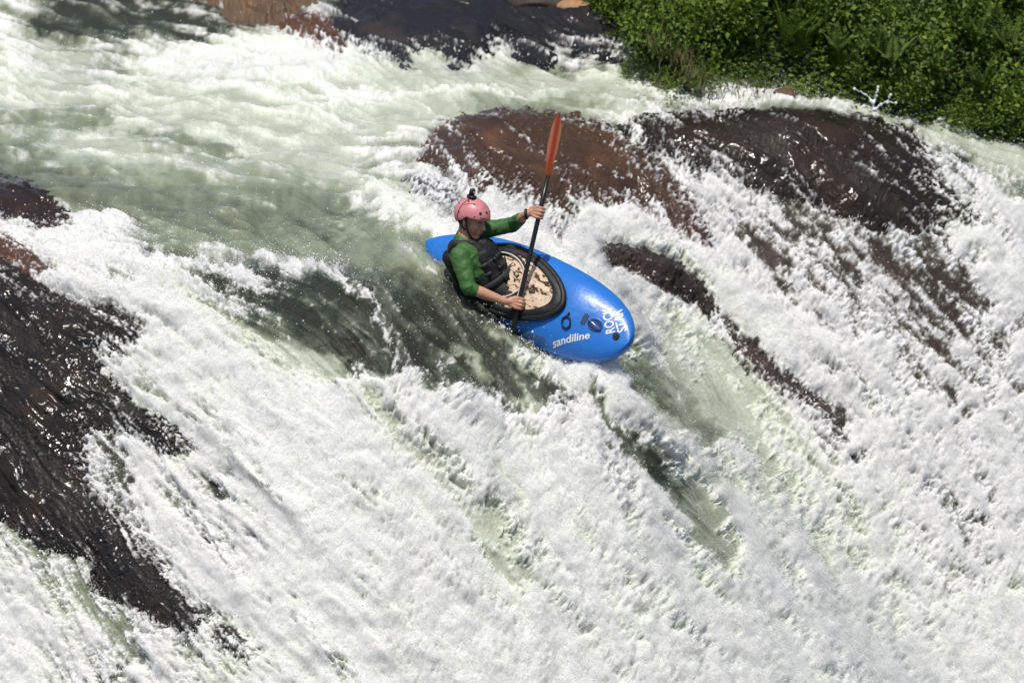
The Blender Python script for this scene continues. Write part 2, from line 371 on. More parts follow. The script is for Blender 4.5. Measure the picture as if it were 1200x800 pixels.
thick = sstep(.45, 1.1, fm)
# relief of the running water
fX, fY = X*1.0, Y*1.15+.6*Z
lump = billow(fX*3.1+.3*fbm(fX*2, fY*2, 2), fY*3.1, 2); lumpm = billow(fX*9+3, fY*9, 2); lumpf = billow(fX*24, fY*24+7, 2); grit = billow(fX*58, fY*58+7, 2, .6)
wav = fbm(fX*1.4, fY*2.2, 3)
rise = sstep(.30, 1.05, fm)*(1-.5*pool)
disp = rise*(.019*s4*(1-pool)+.015*lump+.0050*lumpm+.0036*lumpf+.0031*grit) + foam*(.0022*lumpf+.0015*grit+.0012*s1) + (1-foam)*(.0035*s1+.006*s2+.004*fbm(fX*16, fY*16, 2)+.010*fbm(fX*6.5, fY*8, 3)*(1-.6*pool)) + .06*wav*sstep(-.6, .5, -lipdist(X, Y)) + .02*perlin(fX*2.6+.5*s2*.1, fY*5)*sstep(-.6, .3, -lipdist(X, Y)) + .02*thick
rockc = np.zeros(X.shape+(3,)); rockt = np.zeros(X.shape)
wz = disp.copy(); 
rock_vals = []
seen = PY < np.minimum.accumulate(PY, axis=0)+14
for r, F in zip(ROCKS, SDR):
    d = np.where(seen, chart(F, PX, PY), -99)
    if d.max() < -90: continue
    hr = .015+r[4]*(1-np.exp(-np.clip(d, 0, 99)/16))-.05*(1-sstep(-14, 2, d))
    cover = np.clip(r[5]+.55*(cv-.45), -.05, .75)
    near = 1-sstep(2, 22, d); cover = np.clip(cover+.14*near, -.05, .85)
    gn = .014+.26*np.clip(cover, 0, .5)
    film = cover-.42 + .12*s2+.07*s1+gn*nf+.07*chart(N2, PX, PY)
    t = sstep(-9, 3, d)
    wz = wz*(1-t)+(hr+.016*np.tanh(film*3.2+.10)+.004*foam*lumpf)*t
    fb = sstep(-.06, .42, film); rockc = rockc*(1-t[..., None])+np.array(r[6])*t[..., None]; rockt = np.maximum(rockt, t)
    foam = foam*(1-t)+fb*t
    rock_vals.append((r, d, hr))
DISP = wz
WXx, WYy, WZz = X+NRM[..., 0]*DISP, Y+NRM[..., 1]*DISP, Z+NRM[..., 2]*DISP
# colours of the water itself: clear water by depth and silt, foam nearly white
tq = np.clip(tn+.12*s2+.10*chart(N1, PX, PY), 0, 3); ti = np.minimum(tq.astype(np.int32), 2); tf = (tq-ti)[..., None]
base = TCOL[ti]*(1-tf)+TCOL[ti+1]*tf
milk = sstep(.05, .5, fm)[..., None]*.28
base = base*(1-milk)+np.array([.42, .45, .35])*milk
fcol = np.array([.82, .815, .785])+np.clip((thick-.45)[..., None]*.12, -.12, .06)
tint = (1-sstep(1.0, 2.9, tn))[..., None]
fcol = fcol*(1-tint)+tint*np.array([.79, .78, .775]); 
fcol = fcol*(1.03+.03*chart(N3, PX, PY)+.02*chart(N1, PX, PY)+.025*s4)[..., None]
green = np.clip(sstep(2.0, 3, tn)*(1-.75*thick)*(1.1+.35*chart(N3, PX, PY)+.2*chart(N1, PX, PY)), 0, 1)[..., None]; fcol = fcol*(1-.8*green)+np.array([.66, .71, .57])*.8*green
base = base*(1-rockt[..., None])+rockc*rockt[..., None]
f3 = (foam*np.clip(.86+.10*nf, .6, 1))[..., None]
col = np.clip(base*(1-f3)+fcol*f3, .01, .92)

def grid_faces(nj, nu, keep=None):
    idx = np.arange(nj*nu, dtype=np.int32).reshape(nj, nu)
    a, b, c, d = idx[:-1, :-1], idx[:-1, 1:], idx[1:, 1:], idx[1:, :-1]
    Fc = np.stack([a, b, c, d], -1)
    return Fc[keep] if keep is not None else Fc.reshape(-1, 4)
def compact(V, F):
    used = np.zeros(len(V), bool); used[F.ravel()] = True
    mp = np.cumsum(used)-1
    return V[used], mp[F], used

water_mat = bpy.data.materials.new('river_water'); water_mat.use_nodes = True
m = water_mat; b = bsdf(m)
b.inputs['Subsurface Radius'].default_value = (1, 1, .9); b.inputs['Subsurface Scale'].default_value = .03
ca = nd(m, 'ShaderNodeAttribute'); ca.attribute_name = 'watercol'
fa = nd(m, 'ShaderNodeAttribute'); fa.attribute_name = 'foam'
lk(m, ca.outputs['Color'], b.inputs['Base Color'])
mr = nd(m, 'ShaderNodeMapRange'); mr.inputs['To Min'].default_value = .055; mr.inputs['To Max'].default_value = .42
sw = nd(m, 'ShaderNodeMath', operation='MULTIPLY'); sw.inputs[1].default_value = .7; lk(m, fa.outputs['Fac'], sw.inputs[0]); lk(m, sw.outputs[0], b.inputs['Subsurface Weight'])
lk(m, fa.outputs['Fac'], mr.inputs['Value']); lk(m, mr.outputs[0], b.inputs['Roughness'])
b.inputs['IOR'].default_value = 1.33
add_bump(m, [(45, 1.0, 3), (150, .45, 2)], dist=.012, strength=.55)
Vw = np.stack([WXx, WYy, WZz], -1).reshape(-1, 3)
Fw = grid_faces(NJ, NU)
water = mesh_np('river_water', Vw, Fw, water_mat)
tag(water, kind='structure')
at = water.data.attributes.new('watercol', 'FLOAT_COLOR', 'POINT')
at.data.foreach_set('color', np.concatenate([col, np.ones_like(col[..., :1])], -1).astype(np.float32).ravel())
at = water.data.attributes.new('foam', 'FLOAT', 'POINT'); at.data.foreach_set('value', foam.astype(np.float32).ravel())

# ---------------------------------------------------------------- rocks: each its own relief, rising through the water
def rock_mat(name, colr, dry=False):
    m = bpy.data.materials.new(name); m.use_nodes = True; b = bsdf(m)
    g = nd(m, 'ShaderNodeNewGeometry')
    n = nd(m, 'ShaderNodeTexNoise'); n.inputs['Scale'].default_value = 2.6; n.inputs['Detail'].default_value = 7; n.inputs['Roughness'].default_value = .65
    lk(m, g.outputs['Position'], n.inputs['Vector'])
    cr = nd(m, 'ShaderNodeValToRGB'); e = cr.color_ramp.elements
    e[0].position = .30; e[1].position = .72
    e[0].color = (*[c*.45 for c in colr], 1); e[1].color = (colr[0]*2.1+.004, colr[1]*1.75+.001, colr[2]*1.3, 1)
    k = cr.color_ramp.elements.new(.5); k.color = (*colr, 1)
    lk(m, n.outputs[0], cr.inputs[0]); lk(m, cr.outputs[0], b.inputs['Base Color'])
    b.inputs['Roughness'].default_value = .6 if dry else .13
    b.inputs['Specular IOR Level'].default_value = .34
    bp_ = add_bump(m, [(6, 1.0, 4), (48, .20, 3), (120, .05, 1)], dist=.03, strength=.9)
    if not dry:
        nm_ = nd(m, 'ShaderNodeTexNoise'); nm_.inputs['Scale'].default_value = 3.3; nm_.inputs['Detail'].default_value = 3; lk(m, g.outputs['Position'], nm_.inputs['Vector'])
        mq_ = nd(m, 'ShaderNodeMapRange'); mq_.inputs['From Min'].default_value = .42; mq_.inputs['From Max'].default_value = .68; mq_.inputs['To Min'].default_value = .22; mq_.inputs['To Max'].default_value = .6
        lk(m, nm_.outputs[0], mq_.inputs['Value']); lk(m, mq_.outputs[0], bp_.inputs['Strength'])
    return m
rough = fbm(fX*2.2, fY*2.2, 5, .55); crack = billow(fX*1.5+4, fY*3.1, 3)
for i, (r, d, hr) in enumerate(rock_vals):
    keep = (d > -26); kf = keep[:-1, :-1] & keep[1:, :-1] & keep[:-1, 1:] & keep[1:, 1:]
    if not kf.any(): continue
    if r[0] == 'ridge_rock':                      # keep one connected body
        jj, uu = np.nonzero(kf); j0, j1, u0, u1 = jj.min(), jj.max()+1, uu.min(), uu.max()+1; K = kf[j0:j1, u0:u1]
        L_ = np.where(K, np.arange(K.size).reshape(K.shape)+1, 0)
        for _ in range(3000):
            M_2 = L_.copy()
            M_2[1:] = np.maximum(M_2[1:], L_[:-1]); M_2[:-1] = np.maximum(M_2[:-1], L_[1:]); M_2[:, 1:] = np.maximum(M_2[:, 1:], L_[:, :-1]); M_2[:, :-1] = np.maximum(M_2[:, :-1], L_[:, 1:])
            M_2 *= K
            if (M_2 == L_).all(): break
            L_ = M_2
        v_, c_ = np.unique(L_[L_ > 0], return_counts=True); K2 = L_ == v_[np.argmax(c_)]; kf = np.zeros_like(kf); kf[j0:j1, u0:u1] = K2
    skirt = 1-sstep(-26, -12, d)
    hh = hr + .034*(rough-.25*np.abs(fbm(fX*1.7+2, fY*1.2+.9*fX, 3))*2)*sstep(-8, 25, d)*(1+r[4]*8) + (.020*s4-.014*np.abs(s4))*sstep(0, 30, d) + .003*s2 + .0016*s1 - .012*(crack < .12)*sstep(0, 20, d) - .25*skirt
    Vr = np.stack([X+NRM[..., 0]*hh, Y+NRM[..., 1]*hh, Z+NRM[..., 2]*hh], -1).reshape(-1, 3)
    Fr = grid_faces(NJ, NU, kf); Vr, Fr, _ = compact(Vr, Fr)
    o = mesh_np(r[0], Vr, Fr, rock_mat(r[0]+'_stone', r[6], r[5] == 0))
    tag(o, r[1], r[2])

# ---------------------------------------------------------------- fine spray hanging over the broken water: porous layers of droplets
mist_m = bpy.data.materials.new('spray_veil'); mist_m.use_nodes = True; m = mist_m
m.node_tree.nodes.remove(bsdf(m)); out = m.node_tree.nodes['Material Output']
df = nd(m, 'ShaderNodeBsdfDiffuse'); df.inputs[0].default_value = (.93, .925, .905, 1); tl = nd(m, 'ShaderNodeBsdfTranslucent'); tl.inputs[0].default_value = (.88, .89, .90, 1)
a_ = nd(m, 'ShaderNodeMixShader'); a_.inputs[0].default_value = .18; lk(m, df.outputs[0], a_.inputs[1]); lk(m, tl.outputs[0], a_.inputs[2])
tp = nd(m, 'ShaderNodeBsdfTransparent'); mx = nd(m, 'ShaderNodeMixShader'); lk(m, tp.outputs[0], mx.inputs[1]); lk(m, a_.outputs[0], mx.inputs[2]); lk(m, mx.outputs[0], out.inputs[0])
at_ = nd(m, 'ShaderNodeAttribute'); at_.attribute_name = 'dens'
g_ = nd(m, 'ShaderNodeNewGeometry'); acc = at_.outputs['Fac']
for sc_, w_, dt_ in ((26, .7, 3), (85, .9, 2), (210, 1.0, 1)):
    n_ = nd(m, 'ShaderNodeTexNoise'); n_.inputs['Scale'].default_value = sc_; n_.inputs['Detail'].default_value = dt_; lk(m, g_.outputs['Position'], n_.inputs['Vector'])
    q_ = nd(m, 'ShaderNodeMath', operation='MULTIPLY_ADD'); lk(m, n_.outputs[0], q_.inputs[0]); q_.inputs[1].default_value = w_; lk(m, acc, q_.inputs[2]); acc = q_.outputs[0]
mr_ = nd(m, 'ShaderNodeMapRange'); mr_.inputs['From Min'].default_value = 1.92; mr_.inputs['From Max'].default_value = 2.42; mr_.inputs['To Max'].default_value = .75
lk(m, acc, mr_.inputs['Value']); lk(m, mr_.outputs[0], mx.inputs[0])
sl2 = (slice(None, None, 2), slice(None, None, 2)); ny2, nx2 = X[sl2].shape
fb_ = foam.copy()
for ax in (0, 1):
    for _ in range(3):
        fb_ = (np.roll(fb_, 3, ax)+np.roll(fb_, -3, ax)+fb_)/3
for li, hh_ in enumerate((.016, .036, .065)):
    lum = .012*fbm(fX[sl2]*5+li*7, fY[sl2]*5, 3)+.02*lump[sl2]*rise[sl2]*1.5
    off = np.maximum(DISP[sl2], 0)*.6+hh_+lum
    dens = (fb_[sl2]*sstep(.3, 1.0, fm[sl2]+.15)*(1-.5*pool[sl2]) - .22*li + .10*s2[sl2]*.6)*(1-.75*np.clip(rockt[sl2], 0, 1))
    V_ = np.stack([X[sl2]+NRM[..., 0][sl2]*off, Y[sl2]+NRM[..., 1][sl2]*off, Z[sl2]+NRM[..., 2][sl2]*off], -1).reshape(-1, 3)
    dk_ = dens > -.1; kf = dk_[:-1, :-1] & dk_[1:, :-1] & dk_[:-1, 1:] & dk_[1:, 1:]
    F_ = grid_faces(ny2, nx2, kf); V_, F_, us_ = compact(V_, F_)
    o = mesh_np('spray_veil', V_, F_, mist_m); tag(o, kind='stuff')
    t_ = o.data.attributes.new('dens', 'FLOAT', 'POINT'); t_.data.foreach_set('value', dens.reshape(-1)[us_].astype(np.float32))
S.cycles.transparent_max_bounces = 12

# ---------------------------------------------------------------- the kayak
D0 = 25.3
def cv(r, u, c):                       # a direction given as right, up, towards the camera
    v = Vector((RIGHT*r+UP*u-FWD*c)); return v
def Q(px, py, dz=0.0): return Vector(P(px, py, dz, D0))
KF = cv(.77, -.39, .50).normalized(); KN = cv(-.418, .38, .826); KN = (KN-KN.dot(KF)*KF).normalized(); KS = KN.cross(KF)
KO = Q(621, 346, 0)
KM = Matrix((KF, KS, KN)).transposed().to_4x4(); KM.translation = KO
kayak = bpy.data.objects.new('kayak', None); COL.objects.link(kayak); kayak.matrix_world = KM
tag(kayak, 'short blue whitewater kayak with white lettering on its bow, tipping over the fall', 'kayak')
KL = .915
def kw(x): return (.318*max(1-abs(x/KL)**2.9, 0)**.52 if x > 0 else .315*max(1-abs(x/KL)**2.1, 0)**.68)
def kt(x): return .028+.125*max(1-abs(x/KL)**2.2, 0)**.8+.035*math.exp(-((x-.42)/.22)**2)
def kc(x): return .06*(x/KL)**4
def kb(x): return .03+.13*max(1-abs(x/KL)**3, 0)**.7
def deckz(x, y):
    w = max(kw(x), 1e-4); t = min(abs(y)/w, 1)
    return kc(x)+kt(x)*(1-t**2.5)**(1/2.0)
bm = bmesh.new(); NS, NA = 96, 64; rings = []
for i in range(NS+1):
    x = -KL*math.cos(math.pi*i/NS); w = kw(x); ring = []
    x = max(-KL*.9995, min(KL*.9995, x)); w = kw(x)
    for j in range(NA):
        a = 2*math.pi*j/NA; c, s = math.cos(a), math.sin(a)
        y = w*abs(c)**(2/2.5)*math.copysign(1, c)
        z = kc(x)+(kt(x)*abs(s)**(1.0) if s >= 0 else -kb(x)*abs(s)**.8)
        # a hard chine below, a moulded ridge running along the deck above
        if s > 0: z = kc(x)+kt(x)*(1-min(abs(y)/max(w, 1e-4), 1)**2.5)**.5
        ring.append(bm.verts.new((x, y, z)))
    rings.append(ring)
for i in range(NS):
    for j in range(NA):
        bm.faces.new((rings[i][j], rings[i+1][j], rings[i+1][(j+1) % NA], rings[i][(j+1) % NA]))
bm.faces.new(rings[0]); bm.faces.new(rings[-1][::-1])
# the deck is sunk a little in two long grooves beside the cockpit
blue = principled('blue_plastic', (.012, .125, .50), .34); bsdf(blue).inputs['Coat Weight'].default_value = .14; bsdf(blue).inputs['Coat Roughness'].default_value = .08
tc = nd(blue, 'ShaderNodeTexCoord'); n1 = nd(blue, 'ShaderNodeTexNoise'); n1.inputs['Scale'].default_value = 7; n1.inputs['Detail'].default_value = 6
mx = nd(blue, 'ShaderNodeMix', data_type='RGBA'); lk(blue, tc.outputs['Object'], n1.inputs['Vector']); lk(blue, n1.outputs[0], mx.inputs[0])
mx.inputs[6].default_value = (.010, .150, .55, 1); mx.inputs[7].default_value = (.026, .205, .68, 1); 
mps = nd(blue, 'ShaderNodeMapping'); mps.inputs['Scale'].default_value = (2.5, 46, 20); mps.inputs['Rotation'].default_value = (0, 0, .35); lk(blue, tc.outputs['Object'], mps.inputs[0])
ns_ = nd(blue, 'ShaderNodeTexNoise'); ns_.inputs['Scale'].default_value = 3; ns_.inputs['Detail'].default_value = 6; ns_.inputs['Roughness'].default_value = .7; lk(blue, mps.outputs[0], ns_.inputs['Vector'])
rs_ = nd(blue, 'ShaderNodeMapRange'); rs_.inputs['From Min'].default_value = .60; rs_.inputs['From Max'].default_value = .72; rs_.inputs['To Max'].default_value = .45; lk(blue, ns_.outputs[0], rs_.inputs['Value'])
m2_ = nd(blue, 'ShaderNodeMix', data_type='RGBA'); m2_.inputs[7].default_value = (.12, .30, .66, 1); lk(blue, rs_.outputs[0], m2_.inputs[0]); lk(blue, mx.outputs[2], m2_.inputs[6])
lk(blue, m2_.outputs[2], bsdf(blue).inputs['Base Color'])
vo = nd(blue, 'ShaderNodeTexVoronoi'); vo.inputs['Scale'].default_value = 55; lk(blue, tc.outputs['Object'], vo.inputs['Vector'])
lt = nd(blue, 'ShaderNodeMapRange'); lt.inputs['From Min'].default_value = .0; lt.inputs['From Max'].default_value = .22; lt.inputs['To Min'].default_value = 1; lt.inputs['To Max'].default_value = 0
lk(blue, vo.outputs['Distance'], lt.inputs['Value'])
bb = nd(blue, 'ShaderNodeBump'); bb.inputs['Distance'].default_value = .004; bb.inputs['Strength'].default_value = .35
n9 = nd(blue, 'ShaderNodeTexNoise'); n9.inputs['Scale'].default_value = 9; n9.inputs['Detail'].default_value = 3; lk(blue, tc.outputs['Object'], n9.inputs['Vector'])
b9 = nd(blue, 'ShaderNodeBump'); b9.inputs['Distance'].default_value = .012; b9.inputs['Strength'].default_value = .5; lk(blue, n9.outputs[0], b9.inputs['Height']); lk(blue, b9.outputs[0], bb.inputs['Normal'])
lk(blue, lt.outputs[0], bb.inputs['Height']); lk(blue, bb.outputs[0], bsdf(blue).inputs['Normal'])
hull = mesh_bm('hull', bm, blue, parent=kayak)
black = principled('black_rubber', (.007, .007, .0075), .55)
add_bump(black, [(30, 1, 3)], dist=.006, strength=.6)
white = principled('white_print', (.80, .80, .80), .4); grey_p = principled('grey_print', (.10, .12, .17), .45); dark_p = principled('dark_print', (.015, .02, .03), .4)
steel = principled('steel', (.6, .6, .6), .22, Metallic=1.0)

def tube(bm, pts, r, n=10, closed=False, flat=1.0, upv=None):
    pts = [Vector(p) for p in pts]; N = len(pts); rs = r if hasattr(r, '__len__') else [r]*N; R_ = []
    for i, p in enumerate(pts):
        a = pts[(i-1) % N] if closed or i > 0 else p; b = pts[(i+1) % N] if closed or i < N-1 else p
        t = (b-a).normalized(); u = Vector(upv) if upv is not None else Vector((0, 0, 1))
        if abs(t.dot(u)) > .95: u = Vector((0, 1, 0))
        s = t.cross(u).normalized(); u2 = s.cross(t)
        R_.append([bm.verts.new(p+s*rs[i]*math.cos(2*math.pi*k/n)+u2*rs[i]*flat*math.sin(2*math.pi*k/n)) for k in range(n)])
    for i in range(N if closed else N-1):
        A, B = R_[i], R_[(i+1) % N]
        for k in range(n): bm.faces.new((A[k], A[(k+1) % n], B[(k+1) % n], B[k]))
    if not closed: bm.faces.new(R_[0][::-1]); bm.faces.new(R_[-1])
def rim(th, f=1.0):
    c, s = math.cos(th), math.sin(th)
    return (-.035+.405*f*c, .232*f*s*(1-.20*c)*(1+.0*c))
def rimz(th):
    x, y = rim(th); return deckz(x, y*.75)+.026
M_ = 72
bm = bmesh.new(); tube(bm, [(*rim(2*math.pi*k/M_), rimz(2*math.pi*k/M_)-.006) for k in range(M_)], .024, 12, True, .9)
mesh_bm('cockpit_rim', bm, black, parent=kayak)
def ringsurf(bm, f0, f1, n, zf):
    prev = None
    for i in range(n+1):
        f = f0+(f1-f0)*i/n
        cur = [bm.verts.new((*rim(2*math.pi*k/M_, f), zf(2*math.pi*k/M_, f))) for k in range(M_)]
        if prev:
            for k in range(M_): bm.faces.new((prev[k], prev[(k+1) % M_], cur[(k+1) % M_], cur[k]))
        prev = cur
    return prev
zmid = sum(rimz(2*math.pi*k/M_) for k in range(M_))/M_
def skz(th, f):
    x, y = rim(th, f)
    return rimz(th)*f*f+zmid*(1-f*f)+.012+.032*(1-f*f)+.003*math.sin(9*th+8*f)*f*(1-f)*4
bm = bmesh.new(); ringsurf(bm, .97, .80, 6, lambda t, f: skz(t, f)+.005*math.sin((f-.8)/.17*math.pi)+.004)
skirt_rim = mesh_bm('skirt_band', bm, black, parent=kayak)
camo = principled('camouflage_cloth', (.6, .45, .3), .7); m = camo
tc = nd(m, 'ShaderNodeTexCoord'); mp = nd(m, 'ShaderNodeMapping'); mp.inputs['Scale'].default_value = (1.0, 1.6, 1); mp.inputs['Rotation'].default_value = (0, 0, .6)
n1 = nd(m, 'ShaderNodeTexNoise'); n1.inputs['Scale'].default_value = 14; n1.inputs['Detail'].default_value = 4; n1.inputs['Roughness'].default_value = .62; n1.inputs['Distortion'].default_value = 1.3
lk(m, tc.outputs['Object'], mp.inputs[0]); lk(m, mp.outputs[0], n1.inputs['Vector'])
cr = nd(m, 'ShaderNodeValToRGB'); e = cr.color_ramp.elements; e[0].position = .44; e[0].color = (.035, .025, .018, 1); e[1].position = .485; e[1].color = (.72, .54, .38, 1)
k = e.new(.465); k.color = (.22, .15, .09, 1)
lk(m, n1.outputs[0], cr.inputs[0]); lk(m, cr.outputs[0], bsdf(m).inputs['Base Color'])
bm = bmesh.new(); last = ringsurf(bm, .80, .03, 20, skz); bm.faces.new(last)
mesh_bm('spray_skirt', bm, camo, parent=kayak)

# a place on the deck for a point of the photograph
_dk = [(x, y, deckz(x, y)) for x in np.linspace(-.9, .925, 366) for y in np.linspace(-1, 1, 121)*kw(x)*.995]
_dk = np.array(_dk); _wd = _dk @ np.array(KM.to_3x3()).T + np.array(KO); _dx, _dy = project(_wd[:, 0], _wd[:, 1], _wd[:, 2])
def deck_at(px, py):
    i = int(np.argmin((_dx-px)**2+(_dy-py)**2)); return Vector((_dk[i, 0], _dk[i, 1]))
def lettering(word, a, b, cap, mat, label, shear=0.0, off=.0025, bold=.0):
    A, B = deck_at(*a), deck_at(*b); d = (B-A); L = d.length; d.normalize(); n = Vector((-d.y, d.x))
    cu = bpy.data.curves.new('lettering', 'FONT'); cu.body = word; cu.shear = shear; cu.offset = bold; cu.resolution_u = 4
    t = bpy.data.objects.new('lettering_tmp', cu); COL.objects.link(t)
    dg = bpy.context.evaluated_depsgraph_get(); me = bpy.data.meshes.new_from_object(t.evaluated_get(dg))
    bpy.data.objects.remove(t)
    bm = bmesh.new(); bm.from_mesh(me); bpy.data.meshes.remove(me)
    bmesh.ops.triangulate(bm, faces=bm.faces[:])
    for _ in range(2):
        bmesh.ops.subdivide_edges(bm, edges=[e for e in bm.edges if e.calc_length() > .12], cuts=1)
        bmesh.ops.triangulate(bm, faces=bm.faces[:])
    xs = [v.co.x for v in bm.verts]; ys_ = [v.co.y for v in bm.verts]; x0, x1, y0 = min(xs), max(xs), min(ys_)
    H_ = max(ys_)-y0
    for v in bm.verts:
        u = (v.co.x-x0)/(x1-x0)*L; w = (v.co.y-y0)/H_*cap; p = A+d*u+n*w
        v.co = (p.x, p.y, deckz(p.x, p.y)+off)
    o = mesh_bm('lettering', bm, mat, smooth=False, parent=kayak); o['label'] = label
lettering('ROCK', (721, 389), (717, 360), .068, white, 'white lettering reading ROCK across the bow', bold=.022)
lettering('STAR', (735, 387), (729, 362), .066, white, 'white lettering reading STAR at the bow tip', bold=.022)
lettering('sandiline', (649, 409), (692, 397), .050, white, 'white slanted lettering reading sandiline', shear=.25, bold=.02)
lettering('Jackson', (602, 397), (638, 405), .056, grey_p, 'dark grey lettering reading Jackson', bold=.02)
def on_deck(px, py, up=0.0):
    p = deck_at(px, py); return Vector((p.x, p.y, deckz(p.x, p.y)+up))
# dark badge, recess with steel bar, drain plug, black loop
p = on_deck(685, 374, .003); bm = bmesh.new()
d = (on_deck(689, 367)-on_deck(681, 381)).normalized(); sd = d.cross(Vector((0, 0, 1))).normalized()
for k in (-1, 0, 1):
    c0 = p+sd*k*.013
    h = .045 if k else .052
    vs = []
    for (u, w) in ((-h, -.0045), (h, -.0045), (h, .0045), (-h, .0045)):
        q_ = c0+d*u*.85+sd*w; vs.append(bm.verts.new((q_.x, q_.y, deckz(q_.x, q_.y)+.003)))
    bm.faces.new(vs)
mesh_bm('badge', bm, dark_p, smooth=False, parent=kayak)
c0 = on_deck(698, 381); bm = bmesh.new()
prev = None
for i, (rr, zz) in enumerate([(.047, .004), (.043, .005), (.036, .003), (.02, .0025), (.002, .002)]):
    cur = []
    for k in range(24):
        a = 2*math.pi*k/24; x_, y_ = c0.x+rr*math.cos(a)*1.15, c0.y+rr*math.sin(a)
        cur.append(bm.verts.new((x_, y_, deckz(x_, y_)+zz)))
    if prev:
        for k in range(24): bm.faces.new((prev[k], prev[(k+1) % 24], cur[(k+1) % 24], cur[k]))
    prev = cur
mesh_bm('handle_recess', bm, principled('dark_blue_plastic', (.006, .05, .24), .3), parent=kayak)
a1, a2 = on_deck(690, 376, .012), on_deck(704, 386, .012); mid = (a1+a2)/2+Vector((0, 0, .03))
bm = bmesh.new(); tube(bm, [a1-Vector((0, 0, .015)), a1+Vector((0, 0, .01)), mid, a2+Vector((0, 0, .01)), a2-Vector((0, 0, .015))], .0055, 8)
mesh_bm('grab_handle', bm, steel, parent=kayak)
c0 = on_deck(722, 394); bm = bmesh.new()
for (r0, r1, z0, z1) in ((.026, .024, -.008, .010), (.012, .010, .008, .016)):
    A = [bm.verts.new(c0+Vector((r0*math.cos(2*math.pi*k/20), r0*math.sin(2*math.pi*k/20), z0))) for k in range(20)]
    B = [bm.verts.new(c0+Vector((r1*math.cos(2*math.pi*k/20), r1*math.sin(2*math.pi*k/20), z1))) for k in range(20)]
    for k in range(20): bm.faces.new((A[k], A[(k+1) % 20], B[(k+1) % 20], B[k]))
    bm.faces.new(B)
mesh_bm('drain_plug', bm, black, smooth=False, parent=kayak)
bm = bmesh.new(); s0 = on_deck(668, 367, .01); lp = []
for k in range(15):
    t = k/14; a = math.pi*(1.5-2*t)
    q_ = on_deck(664+5*math.cos(a), 378-7*math.sin(a)*-1 if False else 378+7*math.sin(a), .012); lp.append(q_)
tube(bm, [s0]+lp+[s0], .0065, 8)
mesh_bm('skirt_loop', bm, black, parent=kayak)

# ---------------------------------------------------------------- the paddle
PA, PB = Q(640.5, 214, .245), Q(599.0, 394, .27); pax = (PA-PB).normalized()
paddle = bpy.data.objects.new('paddle', None); COL.objects.link(paddle); paddle.location = PB
tag(paddle, 'black shafted double paddle with translucent orange red blades held upright', 'paddle')
def child_w(name, bm, mat, root, smooth=True):
    """a part whose mesh was made in world space, put under its thing"""
    bmesh.ops.transform(bm, matrix=root.matrix_world.inverted() if root.matrix_world != Matrix() else Matrix.Translation(-root.location), verts=bm.verts)
    return mesh_bm(name, bm, mat, smooth, root)
bm = bmesh.new(); tube(bm, [PB-pax*.02, PB+pax*.3, PA-pax*.2, PA+pax*.05], .0165, 14, upv=FWD)
child_w('shaft', bm, principled('carbon_black', (.012, .012, .013), .3), paddle)
blade_m = principled('orange_plastic', (.62, .085, .022), .25); bsdf(blade_m).inputs['Subsurface Weight'].default_value = .0
tr = nd(blade_m, 'ShaderNodeBsdfTranslucent'); tr.inputs[0].default_value = (.75, .13, .04, 1); ms = nd(blade_m, 'ShaderNodeMixShader'); ms.inputs[0].default_value = .35
out = blade_m.node_tree.nodes['Material Output']; lk(blade_m, bsdf(blade_m).outputs[0], ms.inputs[1]); lk(blade_m, tr.outputs[0], ms.inputs[2]); lk(blade_m, ms.outputs[0], out.inputs[0])
pa = nd(blade_m, 'ShaderNodeAttribute'); pa.attribute_name = 'pale'; px_ = nd(blade_m, 'ShaderNodeMix', data_type='RGBA'); px_.inputs[6].default_value = (.38, .058, .016, 1); px_.inputs[7].default_value = (.52, .22, .12, 1)
lk(blade_m, pa.outputs['Fac'], px_.inputs[0]); lk(blade_m, px_.outputs[2], bsdf(blade_m).inputs['Base Color'])
def blade(base, ax, side, face, L=.48, wd=.062, curve=.05):
    """spooned blade: centre rib, tapering outline, cupped across"""
    bm = bmesh.new(); NX, NY = 26, 12; top = []; bot = []
    for i in range(NX+1):
        t = i/NX; w = wd*min(1, (t/.62+.24))*(1-max(0, (t-.70)/.3)**2.0*.94)*(1+.10*math.sin(t*3.1)); rt, rb = [], []
        for j in range(NY+1):
            v = -1+2*j/NY; off = .008*t*t*0+curve*(t*t)*.9+.016*(v*v)*math.sin(math.pi*min(1, t+.1))
            rib = .012*max(0, 1-abs(v)/.22)*(1-t)**.7
            wv = v*w*(1.12 if v > 0 else .9)
            p = base+ax*(L*(t-.02*v))+side*wv+face*off
            rt.append(bm.verts.new(p+face*(.0035+rib))); rb.append(bm.verts.new(p-face*(.0035+rib*.6)))
        top.append(rt); bot.append(rb)
    for i in range(NX):
        for j in range(NY):
            bm.faces.new((top[i][j], top[i+1][j], top[i+1][j+1], top[i][j+1])); bm.faces.new((bot[i][j], bot[i][j+1], bot[i+1][j+1], bot[i+1][j]))
        bm.faces.new((top[i][0], bot[i][0], bot[i+1][0], top[i+1][0])); bm.faces.new((top[i][NY], top[i+1][NY], bot[i+1][NY], bot[i][NY]))
    for r1, r2 in ((top[0], bot[0]), (top[NX], bot[NX])):
        for j in range(NY): bm.faces.new((r1[j], r1[j+1], r2[j+1], r2[j]))
    bmesh.ops.recalc_face_normals(bm, faces=bm.faces)
    return bm
